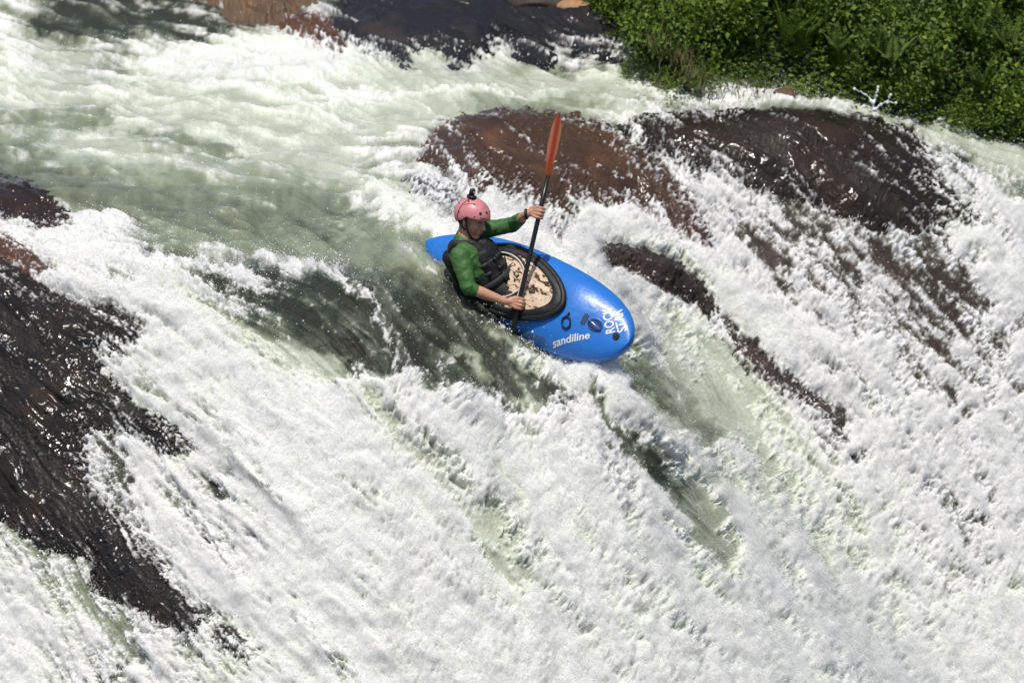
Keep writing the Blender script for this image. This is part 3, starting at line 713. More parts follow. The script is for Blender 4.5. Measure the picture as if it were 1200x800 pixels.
def paint_edge(o, base, ax, side, wd):
    n = len(o.data.vertices); co = np.empty(n*3, np.float32); o.data.vertices.foreach_get('co', co); co = co.reshape(-1, 3)-np.array(base-paddle.location)
    v = np.abs(co @ np.array(side))/wd; t = co @ np.array(ax)
    a_ = o.data.attributes.new('pale', 'FLOAT', 'POINT'); a_.data.foreach_set('value', (np.clip((v-.28)*2.4, 0, 1)*np.clip(t*6, 0, 1)).astype(np.float32))
sideA = cv(.80, .10, .62); sideA = (sideA-sideA.dot(pax)*pax).normalized(); faceA = sideA.cross(pax).normalized()
if faceA.dot(Vector(-FWD)) < 0: faceA = -faceA
axA = (pax+sideA*0.0+cv(-.015, 0, 0)).normalized()
bA = child_w('blade', blade(PA+pax*.01, axA, sideA, faceA, L=.475, wd=.043, curve=.03), blade_m, paddle); paint_edge(bA, PA, axA, sideA, .043)
sideB = cv(.9, .2, -.3); sideB = (sideB-sideB.dot(pax)*pax).normalized(); faceB = sideB.cross(pax).normalized()
child_w('blade', blade(PB-pax*.01, -pax, sideB, faceB, L=.46, wd=.085, curve=.02), blade_m, paddle)

# ---------------------------------------------------------------- the paddler
person = bpy.data.objects.new('person', None); COL.objects.link(person); person.location = KM @ Vector((-.22, 0, .0))
tag(person, 'person seated in the blue kayak wearing pink helmet, green shirt and black life vest', 'person')
def ellip(bm, c, rad, ax=None, seg=18):
    mtx = Matrix.Diagonal((*rad, 1))
    if ax is not None: mtx = Matrix((ax[0], ax[1], ax[2])).transposed().to_4x4() @ mtx
    mtx.translation = Vector(c)
    bmesh.ops.create_uvsphere(bm, u_segments=seg, v_segments=seg//2+2, radius=1, matrix=mtx)
def cap(bm, a, b, r0, r1, n=16):
    a, b = Vector(a), Vector(b); d = (b-a); L = d.length; d.normalize()
    pts, rs = [], []
    for k in range(5): t = math.pi/2*(1-k/5); pts.append(a-d*r0*math.sin(t)); rs.append(max(r0*math.cos(t), .0006))
    for k in range(5): pts.append(a+d*L*(k/4)); rs.append(r0+(r1-r0)*k/4)
    for k in range(1, 6): t = math.pi/2*k/5; pts.append(b+d*r1*math.sin(t)); rs.append(max(r1*math.cos(t), .0006))
    tube(bm, pts, rs, n, upv=Vector((.31, .57, .76)))
def remeshed(name, bm, voxel, mat, root, smooth_it=4, wrinkle=None):
    bmesh.ops.recalc_face_normals(bm, faces=bm.faces)
    bmesh.ops.transform(bm, matrix=Matrix.Translation(-root.location), verts=bm.verts)
    me = bpy.data.meshes.new(name+'_src'); bm.to_mesh(me); bm.free()
    t = bpy.data.objects.new(name+'_src', me); COL.objects.link(t)
    r_ = t.modifiers.new('r', 'REMESH'); r_.mode = 'VOXEL'; r_.voxel_size = voxel; r_.use_smooth_shade = True
    s_ = t.modifiers.new('s', 'SMOOTH'); s_.factor = .5; s_.iterations = smooth_it
    dg = bpy.context.evaluated_depsgraph_get(); out = bpy.data.meshes.new_from_object(t.evaluated_get(dg))
    bpy.data.objects.remove(t); out.name = name
    if wrinkle:
        n = len(out.vertices); co = np.empty(n*3, np.float32); out.vertices.foreach_get('co', co); co = co.reshape(-1, 3)
        nn = np.empty(n*3, np.float32); out.vertices.foreach_get('normal', nn); nn = nn.reshape(-1, 3)
        co += nn*wrinkle(co)[:, None]; out.vertices.foreach_set('co', co.ravel()); out.update()
    out.materials.clear(); out.materials.append(mat); out.shade_smooth()
    o = bpy.data.objects.new(name, out); COL.objects.link(o); o.parent = root
    return o

skin = principled('skin', (.50, .245, .155), .48); m = skin
bsdf(m).inputs['Subsurface Weight'].default_value = .12; bsdf(m).inputs['Subsurface Radius'].default_value = (.02, .008, .004)
g = nd(m, 'ShaderNodeTexCoord'); n1 = nd(m, 'ShaderNodeTexNoise'); n1.inputs['Scale'].default_value = 16; n1.inputs['Detail'].default_value = 5
lk(m, g.outputs['Object'], n1.inputs['Vector']); mx = nd(m, 'ShaderNodeMix', data_type='RGBA'); lk(m, n1.outputs[0], mx.inputs[0])
mx.inputs[6].default_value = (.46, .20, .125, 1); mx.inputs[7].default_value = (.64, .36, .24, 1); lk(m, mx.outputs[2], bsdf(m).inputs['Base Color'])
add_bump(m, [(140, 1, 2)], dist=.002, strength=.3, coord='Object')
shirt = principled('green_cloth', (.040, .135, .030), .62); m = shirt
g = nd(m, 'ShaderNodeTexCoord'); n1 = nd(m, 'ShaderNodeTexNoise'); n1.inputs['Scale'].default_value = 6; n1.inputs['Detail'].default_value = 5
lk(m, g.outputs['Object'], n1.inputs['Vector']); mx = nd(m, 'ShaderNodeMix', data_type='RGBA'); lk(m, n1.outputs[0], mx.inputs[0])
mx.inputs[6].default_value = (.022, .095, .020, 1); mx.inputs[7].default_value = (.065, .175, .035, 1); lk(m, mx.outputs[2], bsdf(m).inputs['Base Color'])
add_bump(m, [(22, 1, 3), (90, .15, 1)], dist=.02, strength=.55, coord='Object')
vestm = principled('black_nylon', (.009, .009, .010), .68); add_bump(vestm, [(14, 1, 4)], dist=.02, strength=.6, coord='Object')

hip = Q(581, 342, -.04); neck = Q(543, 281, .10)
ut = (neck-hip).normalized(); rt = cv(-.25, -.40, .88); rt = (rt-rt.dot(ut)*ut).normalized(); ft = ut.cross(rt); 
if ft.dot(cv(1, 0, 0)) < 0: ft = -ft
def T(f, r, u): return neck+ft*f+rt*r+ut*u        # torso frame: forward, to his right, up from the neck root
shR, shL = T(-.01, .165, -.045), T(.03, -.165, -.035)
elR, wrR, grR = Q(549, 337, .29), Q(590, 353.5, .255), Q(606.5, 355.5, .228)
elL, wrL, grL = Q(601, 263, .02), Q(617.5, 251, .235), Q(631.5, 249.5, .243)
grR = PB.lerp(PA, (394-355.5)/180); grL = PB.lerp(PA, (394-249.5)/180); wrR = Q(591.5, 353, .285)
# head frame
hf = cv(.80, -.36, .48).normalized(); hu = cv(.22, .93, .30); hu = (hu-hu.dot(hf)*hf).normalized(); hl = hu.cross(hf)
HO = Q(553.5, 257.5, .13)
def Hd(x, y, z): return HO+hf*x+hl*y+hu*z
hax = (hf, hl, hu)
# body: torso, neck, head, arms, hands and upper legs in one skin
bm = bmesh.new()
for s in (-1, 1):
    cap(bm, T(-.0, s*.08, -.10), T(0, s*.075, -.42), .095, .085)
cap(bm, T(0, -.10, -.06), T(0, .10, -.06), .07, .07)
cap(bm, T(-.005, 0, -.02), Hd(-.03, 0, -.06), .060, .055)
for s, kn in ((1, (.42, -.17)), (-1, (.42, .17))):
    k1 = KM @ Vector((kn[0]-.12, kn[1], .06)); cap(bm, T(.01, s*.08, -.43), k1, .085, .06)
    cap(bm, k1, KM @ Vector((.60, kn[1]*.55, -.01)), .05, .035)
cap(bm, shR, elR, .052, .042); cap(bm, elR, elR*.62+wrR*.38, .041, .041); cap(bm, elR*.62+wrR*.38, wrR, .040, .027)
cap(bm, shL, elL, .052, .042); cap(bm, elL, elL*.6+wrL*.4, .040, .040); cap(bm, elL*.6+wrL*.4, wrL, .039, .027)
# head
ellip(bm, Hd(-.018, 0, .038), (.100, .078, .092), hax); ellip(bm, Hd(.030, 0, -.030), (.062, .062, .075), hax)
cap(bm, Hd(-.005, .052, -.055), Hd(.052, .018, -.103), .018, .016); cap(bm, Hd(-.005, -.052, -.055), Hd(.052, -.018, -.103), .018, .016)
ellip(bm, Hd(.066, 0, -.104), (.022, .024, .019), hax)
cap(bm, Hd(.090, 0, .006), Hd(.112, 0, -.030), .009, .0125); ellip(bm, Hd(.105, 0, -.036), (.014, .017, .009), hax)
cap(bm, Hd(.080, .040, .022), Hd(.088, 0, .022), .011, .012); cap(bm, Hd(.080, -.040, .022), Hd(.088, 0, .022), .011, .012)
for s in (-1, 1):
    ellip(bm, Hd(.064, s*.036, -.028), (.024, .020, .020), hax)
    ellip(bm, Hd(-.008, s*.079, -.008), (.018, .008, .030), hax)
cap(bm, Hd(.088, .016, -.062), Hd(.088, -.016, -.062), .0095, .0095); cap(bm, Hd(.085, .014, -.076), Hd(.085, -.014, -.076), .0095, .0095)
# hands
def hand(bm, wr, gr, far_sign=1, sc=1.05):
    a = pax; inb = (gr-wr); inb = (inb-inb.dot(a)*a).normalized(); c = a.cross(inb)
    if c.dot(Vector(-FWD)) < 0: c = -c                       # c: towards the camera
    def h(i, cc, al): return gr+inb*i*sc+c*cc*sc+a*al*sc
    cap(bm, wr, h(-.050, .004, .0), .026, .024)
    for al in (-.026, -.009, .009, .026): cap(bm, h(-.060, .004, al*.7), h(-.020, .022, al*1.15), .0155, .0125, 12)
    for k, (al, ln) in enumerate(((.0330, .93), (.0112, 1.05), (-.0112, 1.0), (-.0330, .80))):
        p = [h(-.022, .024, al), h(.012*ln, .0325*ln, al), h(.030*ln, .014, al*.98), h(.024, -.014*ln, al*.95), h(.004, -.024, al*.92)]
        rr = [.0108, .0102, .0094, .0086, .0078]
        for q_ in range(4): cap(bm, p[q_], p[q_+1], rr[q_], rr[q_+1], 12)
    p = [h(-.050, -.010, .022), h(-.026, -.022, .036), h(-.002, -.027, .030), h(.018, -.020, .020)]
    for q_ in range(3): cap(bm, p[q_], p[q_+1], .0125-.0012*q_, .0115-.0012*q_, 12)
hand(bm, wrR, grR); hand(bm, wrL, grL)
remeshed('body', bm, .0042, skin, person, 3)
# shirt with long sleeves pushed up the forearm
def cloth(co):
    return .0035*fbm(co[:, 0]*26+co[:, 2]*8, co[:, 2]*18+co[:, 1]*14, 3)+.0048*billow(co[:, 0]*9+co[:, 1]*6, co[:, 2]*15-co[:, 0]*7, 2)-.004
bm = bmesh.new()
for s in (-1, 1): cap(bm, T(0, s*.085, -.09), T(0, s*.075, -.41), .108, .100)
cap(bm, T(0, -.11, -.055), T(0, .11, -.055), .080, .080); cap(bm, T(-.01, 0, -.04), T(-.012, 0, -.005), .075, .066)
slR = elR*.86+wrR*.14; slL = elL*.52+wrL*.48
cap(bm, shR, shR*.5+elR*.5, .074, .066); cap(bm, shR*.5+elR*.5, elR, .066, .056); cap(bm, elR, slR, .056, .048)
cap(bm, shL, shL*.5+elL*.5, .070, .062); cap(bm, shL*.5+elL*.5, elL, .060, .056); cap(bm, elL, slL, .055, .046)
for (p, d) in ((slR, (slR-elR).normalized()), (slL, (slL-elL).normalized())): cap(bm, p-d*.002, p+d*.010, .049, .047)
remeshed('shirt', bm, .006, shirt, person, 4, cloth)
# life vest
bm = bmesh.new()
for s in (-1, 1):
    cap(bm, T(.075, s*.062, -.15), T(.085, s*.070, -.37), .085, .082)       # front foam
    cap(bm, T(-.115, s*.080, -.06), T(-.095, s*.085, -.34), .066, .075)      # back foam
    cap(bm, T(.0, s*.095, -.26), T(.01, s*.09, -.39), .088, .088)
    cap(bm, T(-.125, s*.085, -.05), T(-.03, s*.083, .022), .040, .030); cap(bm, T(-.02, s*.083, .020), T(.075, s*.070, -.035), .026, .032)
    cap(bm, T(.075, s*.070, -.035), T(.10, s*.062, -.14), .034, .06)
cap(bm, T(-.095, -.05, -.05), T(-.095, .05, -.05), .050, .050)
cap(bm, T(.10, 0, -.10), T(.13, 0, -.30), .065, .060)
cap(bm, T(.0, -.10, -.42), T(.0, .10, -.42), .105, .105)
def vestw(co): return .004*billow(co[:, 0]*9+co[:, 1]*4, co[:, 2]*9+co[:, 1]*5, 2)-.002+.002*fbm(co[:, 0]*30, co[:, 2]*22+co[:, 1]*17, 2)
vest = remeshed('life_vest', bm, .006, vestm, person, 4, vestw)
# belt, straps and pocket on the vest
strap_g = principled('webbing_grey', (.03, .03, .032), .55)
bm = bmesh.new(); tube(bm, [T(.005+.19*math.cos(a), .185*math.sin(a), -.33) for a in [2*math.pi*k/32 for k in range(32)]], .010, 8, True, 2.2, upv=ut)
child_w('vest_strap', bm, principled('dark_webbing', (.022, .022, .024), .6), person)
for k_, (f_, r_, u_) in enumerate(((.165, .075, -.18), (.165, .075, -.25))):      # side webbing and buckles across the chest
    bm = bmesh.new(); tube(bm, [T(.02, .165, u_), T(.10, .150, u_-.005), T(.165, .085, u_-.012), T(.188, 0, u_-.015), T(.165, -.085, u_-.012)], .0065, 8, False, 2.0, upv=ut)
    child_w('vest_strap', bm, strap_g, person)
    bm = bmesh.new(); mb = Matrix((ft, rt, ut)).transposed().to_4x4(); mb.translation = T(.168, .085, u_-.012); bmesh.ops.create_cube(bm, size=1, matrix=mb @ Matrix.Diagonal((.022, .04, .028, 1))); bmesh.ops.bevel(bm, geom=bm.edges[:], offset=.004, segments=2, affect='EDGES')
    child_w('buckle', bm, black, person)
bm = bmesh.new(); mb = Matrix((ft, rt, ut)).transposed().to_4x4(); mb.translation = T(.165, .055, -.345); bmesh.ops.create_cube(bm, size=1, matrix=mb @ Matrix.Diagonal((.05, .13, .09, 1))); bmesh.ops.bevel(bm, geom=bm.edges[:], offset=.018, segments=3, affect='EDGES')
child_w('vest_pocket', bm, vestm, person)
# waist tunnel of the skirt: black cloth collar with a white seam
wc = KM @ Vector((-.17, 0, zmid+.035)); wt = T(.01, 0, -.34)
bm = bmesh.new(); prev = None
for i in range(8):
    t = i/7; c = wc*(1-t)+wt*t; ra, rb_ = (.185-.03*t), (.155-.01*t); ax1 = KF.lerp(ft, t).normalized(); ax2 = (-KS).lerp(rt, t).normalized()
    cur = [bm.verts.new(c+ax1*ra*math.cos(2*math.pi*k/40)+ax2*rb_*math.sin(2*math.pi*k/40)+ut*.006*math.sin(5*k*.157+3*t)) for k in range(40)]
    if prev:
        for k in range(40): bm.faces.new((prev[k], prev[(k+1) % 40], cur[(k+1) % 40], cur[k]))
    prev = cur
child_w('skirt_tunnel', bm, vestm, person)
bm = bmesh.new(); tube(bm, [wc+KF*.193*math.cos(a)+KS*.163*math.sin(a)+KN*.004 for a in [2*math.pi*k/48 for k in range(48)]], .0055, 8, True)
child_w('tunnel_seam', bm, principled('white_seam', (.75, .74, .70), .6), person)
bm = bmesh.new(); tube(bm, [wc+KF*.207*math.cos(a)+KS*.177*math.sin(a)-KN*.0 for a in [2*math.pi*k/48 for k in range(48)]], .008, 8, True)
child_w('tunnel_band', bm, black, person)

# helmet: half shell with a short peak, eight round vents, camera mount and chin strap
pink = principled('pink_shell', (.70, .23, .25), .38); bsdf(pink).inputs['Coat Weight'].default_value = .3; m = pink
g = nd(m, 'ShaderNodeTexCoord'); n1 = nd(m, 'ShaderNodeTexNoise'); n1.inputs['Scale'].default_value = 18; n1.inputs['Detail'].default_value = 6; n1.inputs['Roughness'].default_value = .7
lk(m, g.outputs['Object'], n1.inputs['Vector']); cr = nd(m, 'ShaderNodeValToRGB'); e = cr.color_ramp.elements
e[0].position = .3; e[0].color = (.50, .15, .17, 1); e[1].position = .5; e[1].color = (.70, .25, .27, 1); lk(m, n1.outputs[0], cr.inputs[0]); lk(m, cr.outputs[0], bsdf(m).inputs['Base Color'])
HC = (-.012, 0, .036); HRad = (.136, .112, .118)
def shell(az, el, off=0.0):
    """point on the helmet: azimuth from the front, elevation"""
    n = Vector((math.cos(el)*math.cos(az), math.cos(el)*math.sin(az), math.sin(el)))
    flare = 1+.05*max(0, math.cos(az))**4*max(0, (.35-el))
    return Hd(HC[0]+n.x*(HRad[0]+off)*flare, n.y*(HRad[1]+off), HC[2]+n.z*(HRad[2]+off)), n
def rimel(az):                                  # how low the shell reaches
    f = math.cos(az)
    return -.02 - .62*sstep(.25, -.15, f) + .30*math.exp(-((abs(az)-1.75)/.30)**2) + .02*f
bm = bmesh.new(); NAz, NEl = 64, 20
for off, flip in ((0.0, False), (-.014, True)):
    prev = None
    for i in range(NEl+1):
        cur = []
        for k in range(NAz):
            az = -math.pi+2*math.pi*k/NAz; e0 = float(rimel(az)); el = e0+(math.pi/2-.001-e0)*i/NEl
            cur.append(bm.verts.new(shell(az, el, off)[0]))
        if prev:
            for k in range(NAz):
                f = (prev[k], prev[(k+1) % NAz], cur[(k+1) % NAz], cur[k]); bm.faces.new(f[::-1] if flip else f)
        else:
            if off == 0.0: rim0 = cur
            else:
                for k in range(NAz): bm.faces.new((rim0[(k+1) % NAz], rim0[k], cur[k], cur[(k+1) % NAz]))
        prev = cur
    bm.faces.new(prev if not flip else prev[::-1])
bmesh.ops.recalc_face_normals(bm, faces=bm.faces)
helmet = child_w('helmet', bm, pink, person)
def under(o, parent):                             # a sub-part: world-made mesh under a part (the part has no offset of its own)
    o.parent = parent; return o
for az, el, r_ in ((-.62, .42, .0105), (-.12, .50, .0095), (.45, .50, .0095), (-1.15, .92, .008), (-1.75, .96, .008), (-2.35, .55, .006), (-1.9, .12, .005), (1.4, .6, .008), (-.95, .16, .005)):
    c, n = shell(az, el, .0008); nw = (hf*n.x/HRad[0]+hl*n.y/HRad[1]+hu*n.z/HRad[2]).normalized()
    mtx = nw.to_track_quat('Z', 'Y').to_matrix().to_4x4(); mtx.translation = c
    bm = bmesh.new(); bmesh.ops.create_cone(bm, cap_ends=True, segments=18, radius1=r_, radius2=r_*.9, depth=.003, matrix=mtx)
    under(child_w('vent', bm, dark_p, person, False), helmet)
def strip(pts, r, mat, name, parent, flat=.5):
    bm = bmesh.new(); tube(bm, pts, r, 8, False, flat, upv=hl); return under(child_w(name, bm, mat, person), parent)
# camera strap over the shell, grey sticker at the front, mount on top
strip([shell(-1.95, e, .0015)[0] for e in np.linspace(-.35, 1.2, 12)], .003, dark_p, 'lash_cord', helmet)
strip([shell(-1.85+.85*t, .62+.28*math.sin(t*2.2), .0015)[0] for t in np.linspace(0, 1, 10)], .0025, principled('dark_pink', (.2, .06, .07), .5), 'seam_line', helmet)
bm = bmesh.new(); vs = [[bm.verts.new(shell(-.62+.42*a/6, .08+.12*b_/2+.0*a, .0018)[0]) for a in range(7)] for b_ in range(3)]
for i in range(2):
    for a in range(6): bm.faces.new((vs[i][a], vs[i][a+1], vs[i+1][a+1], vs[i+1][a]))
under(child_w('sticker', bm, principled('grey_sticker', (.16, .12, .13), .4), person), helmet)
top, n_ = shell(-2.2, 1.30, .0)
bm = bmesh.new(); mt = Matrix((hf, hl, hu)).transposed().to_4x4(); mt.translation = top+hu*.010
bmesh.ops.create_cube(bm, size=1, matrix=mt @ Matrix.Diagonal((.062, .045, .024, 1)))
mt2 = mt.copy(); mt2.translation = top+hu*.042-hf*.006; bmesh.ops.create_cube(bm, size=1, matrix=mt2 @ Matrix.Diagonal((.030, .040, .050, 1)))
bmesh.ops.bevel(bm, geom=bm.edges[:], offset=.005, segments=2, affect='EDGES')
under(child_w('camera_mount', bm, black, person), helmet)
mt2.translation = top+hu*.045+hf*.011
bm = bmesh.new(); bmesh.ops.create_cone(bm, cap_ends=True, segments=16, radius1=.011, radius2=.009, depth=.008, matrix=mt2 @ Matrix.Rotation(math.pi/2, 4, 'Y'))
under(child_w('lens', bm, steel, person), helmet)
strap_m = principled('strap_black', (.015, .013, .013), .6)
for s in (-1, 1):
    bm = bmesh.new(); tube(bm, [Hd(-.002, s*.086, .02), Hd(.012, s*.081, -.03), Hd(.032, s*.064, -.078), Hd(.052, s*.030, -.122), Hd(.058, 0, -.127)], .0075, 8, False, .4, upv=hl)
    child_w('chin_strap', bm, strap_m, person)
    bm = bmesh.new(); tube(bm, [Hd(-.062, s*.088, -.005), Hd(-.030, s*.086, -.045), Hd(.014, s*.076, -.062)], .0065, 8, False, .4, upv=hl)
    child_w('chin_strap', bm, strap_m, person)
    bm = bmesh.new(); ellip(bm, Hd(.0815, s*.030, -.004), (.009, .013, .0065), hax, 12); child_w('eye', bm, principled('eye_white', (.5, .42, .38), .2), person)
    bm = bmesh.new(); ellip(bm, Hd(.0885, s*.029, -.005), (.0035, .0055, .0055), hax, 10); child_w('pupil', bm, dark_p, person)
    bm = bmesh.new(); cap(bm, Hd(.086, s*.046, .014), Hd(.093, s*.016, .018), .0035, .0045); child_w('eyebrow', bm, principled('brow_hair', (.07, .035, .02), .8), person)
bm = bmesh.new(); cap(bm, Hd(.0965, .015, -.0675), Hd(.0965, -.015, -.0675), .0042, .0042); child_w('lips', bm, principled('lip', (.34, .10, .08), .5), person)
# hair below the back of the helmet
bm = bmesh.new(); ellip(bm, Hd(-.050, 0, -.012), (.062, .072, .05), hax); child_w('hair', bm, principled('brown_hair', (.09, .05, .03), .8), person)
# wrist watch on the raised arm
dW = (grL-wrL).normalized(); e1 = dW.orthogonal().normalized(); e2 = dW.cross(e1)
bm = bmesh.new(); tube(bm, [wrL-dW*.004+e1*.031*math.cos(a)+e2*.031*math.sin(a) for a in [2*math.pi*k/20 for k in range(20)]], .0075, 8, True, 1.4, upv=dW)
child_w('wristwatch', bm, black, person)

# ---------------------------------------------------------------- the far bank
SH = [tuple(atz(a, b, z)[:2]) for a, b, z in [(560,-150,.45),(640,-60,.45),(700,-2,.45),(748,34,.45),(795,74,.3),(830,98,.1)]]
for x in np.arange(1.75, 9, .4): SH.append((x, float(np.interp(x, LIP[:, 0], LIP[:, 1]))+.66))
SH = np.array(SH)
seg = np.hypot(*np.diff(SH, axis=0).T); sl = np.concatenate([[0], np.cumsum(seg)]); TOT = sl[-1]
def shore(s):
    x = np.interp(s, sl, SH[:, 0]); y = np.interp(s, sl, SH[:, 1]); e = .3
    tx = np.interp(s+e, sl, SH[:, 0])-np.interp(s-e, sl, SH[:, 0]); ty = np.interp(s+e, sl, SH[:, 1])-np.interp(s-e, sl, SH[:, 1])
    L = np.hypot(tx, ty); return x, y, -ty/L, tx/L
def bank_at(s, t):
    x, y, nx, ny = shore(s); z0 = H(np.atleast_1d(x), np.atleast_1d(y)).reshape(np.shape(x))
    return x+nx*t, y+ny*t+.25*t, z0-.12+1.05*t-.10*t**1.5*(t > 0)+.10*fbm(s*1.3, t*1.5, 3)
ss, tt = np.meshgrid(np.linspace(0, TOT, 240), np.linspace(-.05, 9, 110))
bx, by, bz = bank_at(ss, np.maximum(tt, 0)); bz = np.where(tt < 0, bz-.5, bz)
soil = principled('earth', (.030, .042, .014), .95)
add_bump(soil, [(12, 1, 5)], dist=.05, strength=1)
bank = mesh_np('river_bank', np.stack([bx, by, bz], -1).reshape(-1, 3), grid_faces(110, 240), soil); tag(bank, kind='structure')
def leaf_mat(name, c0, c1):
    m = principled(name, c0, .62)
    g = nd(m, 'ShaderNodeNewGeometry'); n = nd(m, 'ShaderNodeTexNoise'); n.inputs['Scale'].default_value = 5; n.inputs['Detail'].default_value = 4
    lk(m, g.outputs['Position'], n.inputs['Vector']); mx = nd(m, 'ShaderNodeMix', data_type='RGBA')
    ad = nd(m, 'ShaderNodeMath', operation='MULTIPLY_ADD'); lk(m, g.outputs['Random Per Island'], ad.inputs[0]); ad.inputs[1].default_value = .7
    s2_ = nd(m, 'ShaderNodeMath', operation='SUBTRACT'); lk(m, n.outputs[0], s2_.inputs[0]); s2_.inputs[1].default_value = .35; lk(m, s2_.outputs[0], ad.inputs[2]); ad.use_clamp = True
    lk(m, ad.outputs[0], mx.inputs[0])
    mx.inputs[6].default_value = (*c0, 1); mx.inputs[7].default_value = (*c1, 1); lk(m, mx.outputs[2], bsdf(m).inputs['Base Color'])
    tr = nd(m, 'ShaderNodeBsdfTranslucent'); lk(m, mx.outputs[2], tr.inputs[0]); ms = nd(m, 'ShaderNodeMixShader'); ms.inputs[0].default_value = .3
    out = m.node_tree.nodes['Material Output']; lk(m, bsdf(m).outputs[0], ms.inputs[1]); lk(m, tr.outputs[0], ms.inputs[2]); lk(m, ms.outputs[0], out.inputs[0])
    return m
LM = [leaf_mat('leaf_green', (.062, .126, .012), (.26, .375, .040)), leaf_mat('leaf_dark', (.048, .102, .010), (.20, .30, .028)), leaf_mat('leaf_yellow', (.05, .095, .012), (.16, .26, .035))]
def leaves(P0, dirs, ups, ln, wd):
    """folded diamond leaves: base, two sides, tip"""
    sd = np.cross(dirs, ups); sd /= np.linalg.norm(sd, axis=1, keepdims=True)+1e-9; nn = np.cross(sd, dirs)
    a = P0; tip = P0+dirs*ln[:, None]-nn*ln[:, None]*.12; mid = P0+dirs*ln[:, None]*.45
    l = mid+sd*wd[:, None]+nn*wd[:, None]*.35; r = mid-sd*wd[:, None]+nn*wd[:, None]*.35
    V = np.stack([a, l, tip, r], 1).reshape(-1, 3); n = len(P0); i = np.arange(n)*4
    F = np.concatenate([np.stack([i, i+1, i+2], 1), np.stack([i, i+2, i+3], 1)]); return V, F
def rdirs(n, g):
    d = g.normal(size=(n, 3)); return d/np.linalg.norm(d, axis=1, keepdims=True)
def shrub_mesh(seed, n, rad, hgt, l0):
    g = np.random.default_rng(seed); nc = 16
    cen = rdirs(nc, g)*g.uniform(.35, .95, (nc, 1))*[rad, rad, hgt*.55]+[0, 0, hgt*.5]; k = g.integers(0, nc, n)
    p = cen[k]+rdirs(n, g)*g.uniform(.2, 1, (n, 1))**.5*rad*.42
    d = (p-cen[k]); d /= np.linalg.norm(d, axis=1, keepdims=True)+1e-6; d = d*.6+rdirs(n, g)*.8; d[:, 2] -= .1; d /= np.linalg.norm(d, axis=1, keepdims=True)
    u = np.tile([0, 0, 1.], (n, 1))+rdirs(n, g)*.5; L = l0*g.uniform(.6, 1.3, n)
    V, F = leaves(p, d, u, L, L*g.uniform(.24, .38, n)); return V, F, cen
def stems_bm(cen):
    bm = bmesh.new()
    for c in cen[:9]: tube(bm, [(0, 0, -.1), (c[0]*.4, c[1]*.4, c[2]*.5), tuple(c)], [.008, .006, .003], 5)
    return bm
stem_m = principled('stem_brown', (.06, .05, .025), .8)
protos = []
for k, (n, rad, hg, l0, mi) in enumerate([(int(n_*1.5), a_1, a_2, l_*.78, m_) for (n_, a_1, a_2, l_, m_) in [(620, .42, .60, .075, 0), (900, .38, .50, .050, 1), (520, .36, .62, .085, 0), (760, .44, .55, .055, 2), (700, .40, .55, .060, 1)]]):
    V, F, cen = shrub_mesh(20+k, n, rad, hg, l0); root = bpy.data.objects.new('shrub', None); COL.objects.link(root)
    mesh_np('foliage', V, F, LM[mi], False, root); mesh_bm('stem', stems_bm(cen), stem_m, True, root); protos.append(root)
SLAB = ['broad leaved mid green shrub in the bank thicket behind the falls', 'fine leaved dark green shrub in the bank thicket behind the falls', 'large leaved upright green shrub in the bank thicket behind the falls', 'fine leaved yellowish green shrub in the bank thicket behind the falls', 'small leaved deep green shrub in the bank thicket behind the falls']
def copy_tree(o, parent=None):
    c = o.copy(); COL.objects.link(c)
    if parent: c.parent = parent
    for ch in list(o.children): copy_tree(ch, c)
    return c
g = np.random.default_rng(3); used = set(); ns = 0
s = .4
while s < TOT-3.2:
    for t0 in (.10, .42, .8, 1.2, 1.65, 2.2, 2.9):
        if t0 > 1.7 and g.random() < .25: continue
        sj, tj = s+g.uniform(-.2, .2), t0+g.uniform(-.15, .18); k = int(g.integers(0, 5)); x, y, z = [float(np.squeeze(v)) for v in bank_at(sj, max(tj, .03))]
        px, py = project(x, y, z+.3)
        if px > 1330 or px < 600 or py < -110: continue
        o = protos[k] if k not in used else copy_tree(protos[k]); used.add(k); sc = g.uniform(.75, 1.2)*(.62 if t0 < .2 else 1)
        o.location = (x, y, z-.05*sc); o.rotation_euler = (g.uniform(-.3, .3), g.uniform(-.3, .3), g.uniform(0, 6.28)); o.scale = (sc, sc, sc*g.uniform(.8, 1.15))
        tag(o, SLAB[k], 'shrub', 'shrubs on the far bank'); ns += 1
    s += .33
# ferns: arching fronds with leaflets
def fern_mesh(seed):
    g = np.random.default_rng(seed); P0, D, U, Ls, Ws = [], [], [], [], []; bm = bmesh.new()
    for f in range(8):
        az = f/8*6.28+g.uniform(-.3, .3); ln = g.uniform(.45, .75); out_ = g.uniform(.25, .6); pts = []
        for i in range(22):
            t = i/21; r_ = ln*out_*t**1.2; z = ln*(t-.45*out_*t*t*1.3); p = np.array([math.cos(az)*r_, math.sin(az)*r_, z]); pts.append(p)
            if i > 2:
                tan = pts[-1]-pts[-2]; tan /= np.linalg.norm(tan); side = np.cross(tan, [math.cos(az), math.sin(az), .3]); side /= np.linalg.norm(side)
                for sg in (-1, 1):
                    P0.append(p); D.append(side*sg*.9+tan*.45); U.append([0, 0, 1.]); L = .12*(1-t)**.7*min(1, t*4)+.012; Ls.append(L); Ws.append(L*.16+.003)
        tube(bm, [tuple(p) for p in pts[::3]], .0035, 4)
    D = np.array(D); D /= np.linalg.norm(D, axis=1, keepdims=True)
    return leaves(np.array(P0), D, np.array(U)+rdirs(len(U), g)*.2, np.array(Ls), np.array(Ws)), bm
(Vf, Ff), fb = fern_mesh(5); fern0 = bpy.data.objects.new('fern', None); COL.objects.link(fern0)
mesh_np('frond', Vf, Ff, LM[2], False, fern0); mesh_bm('stem', fb, LM[2], True, fern0)
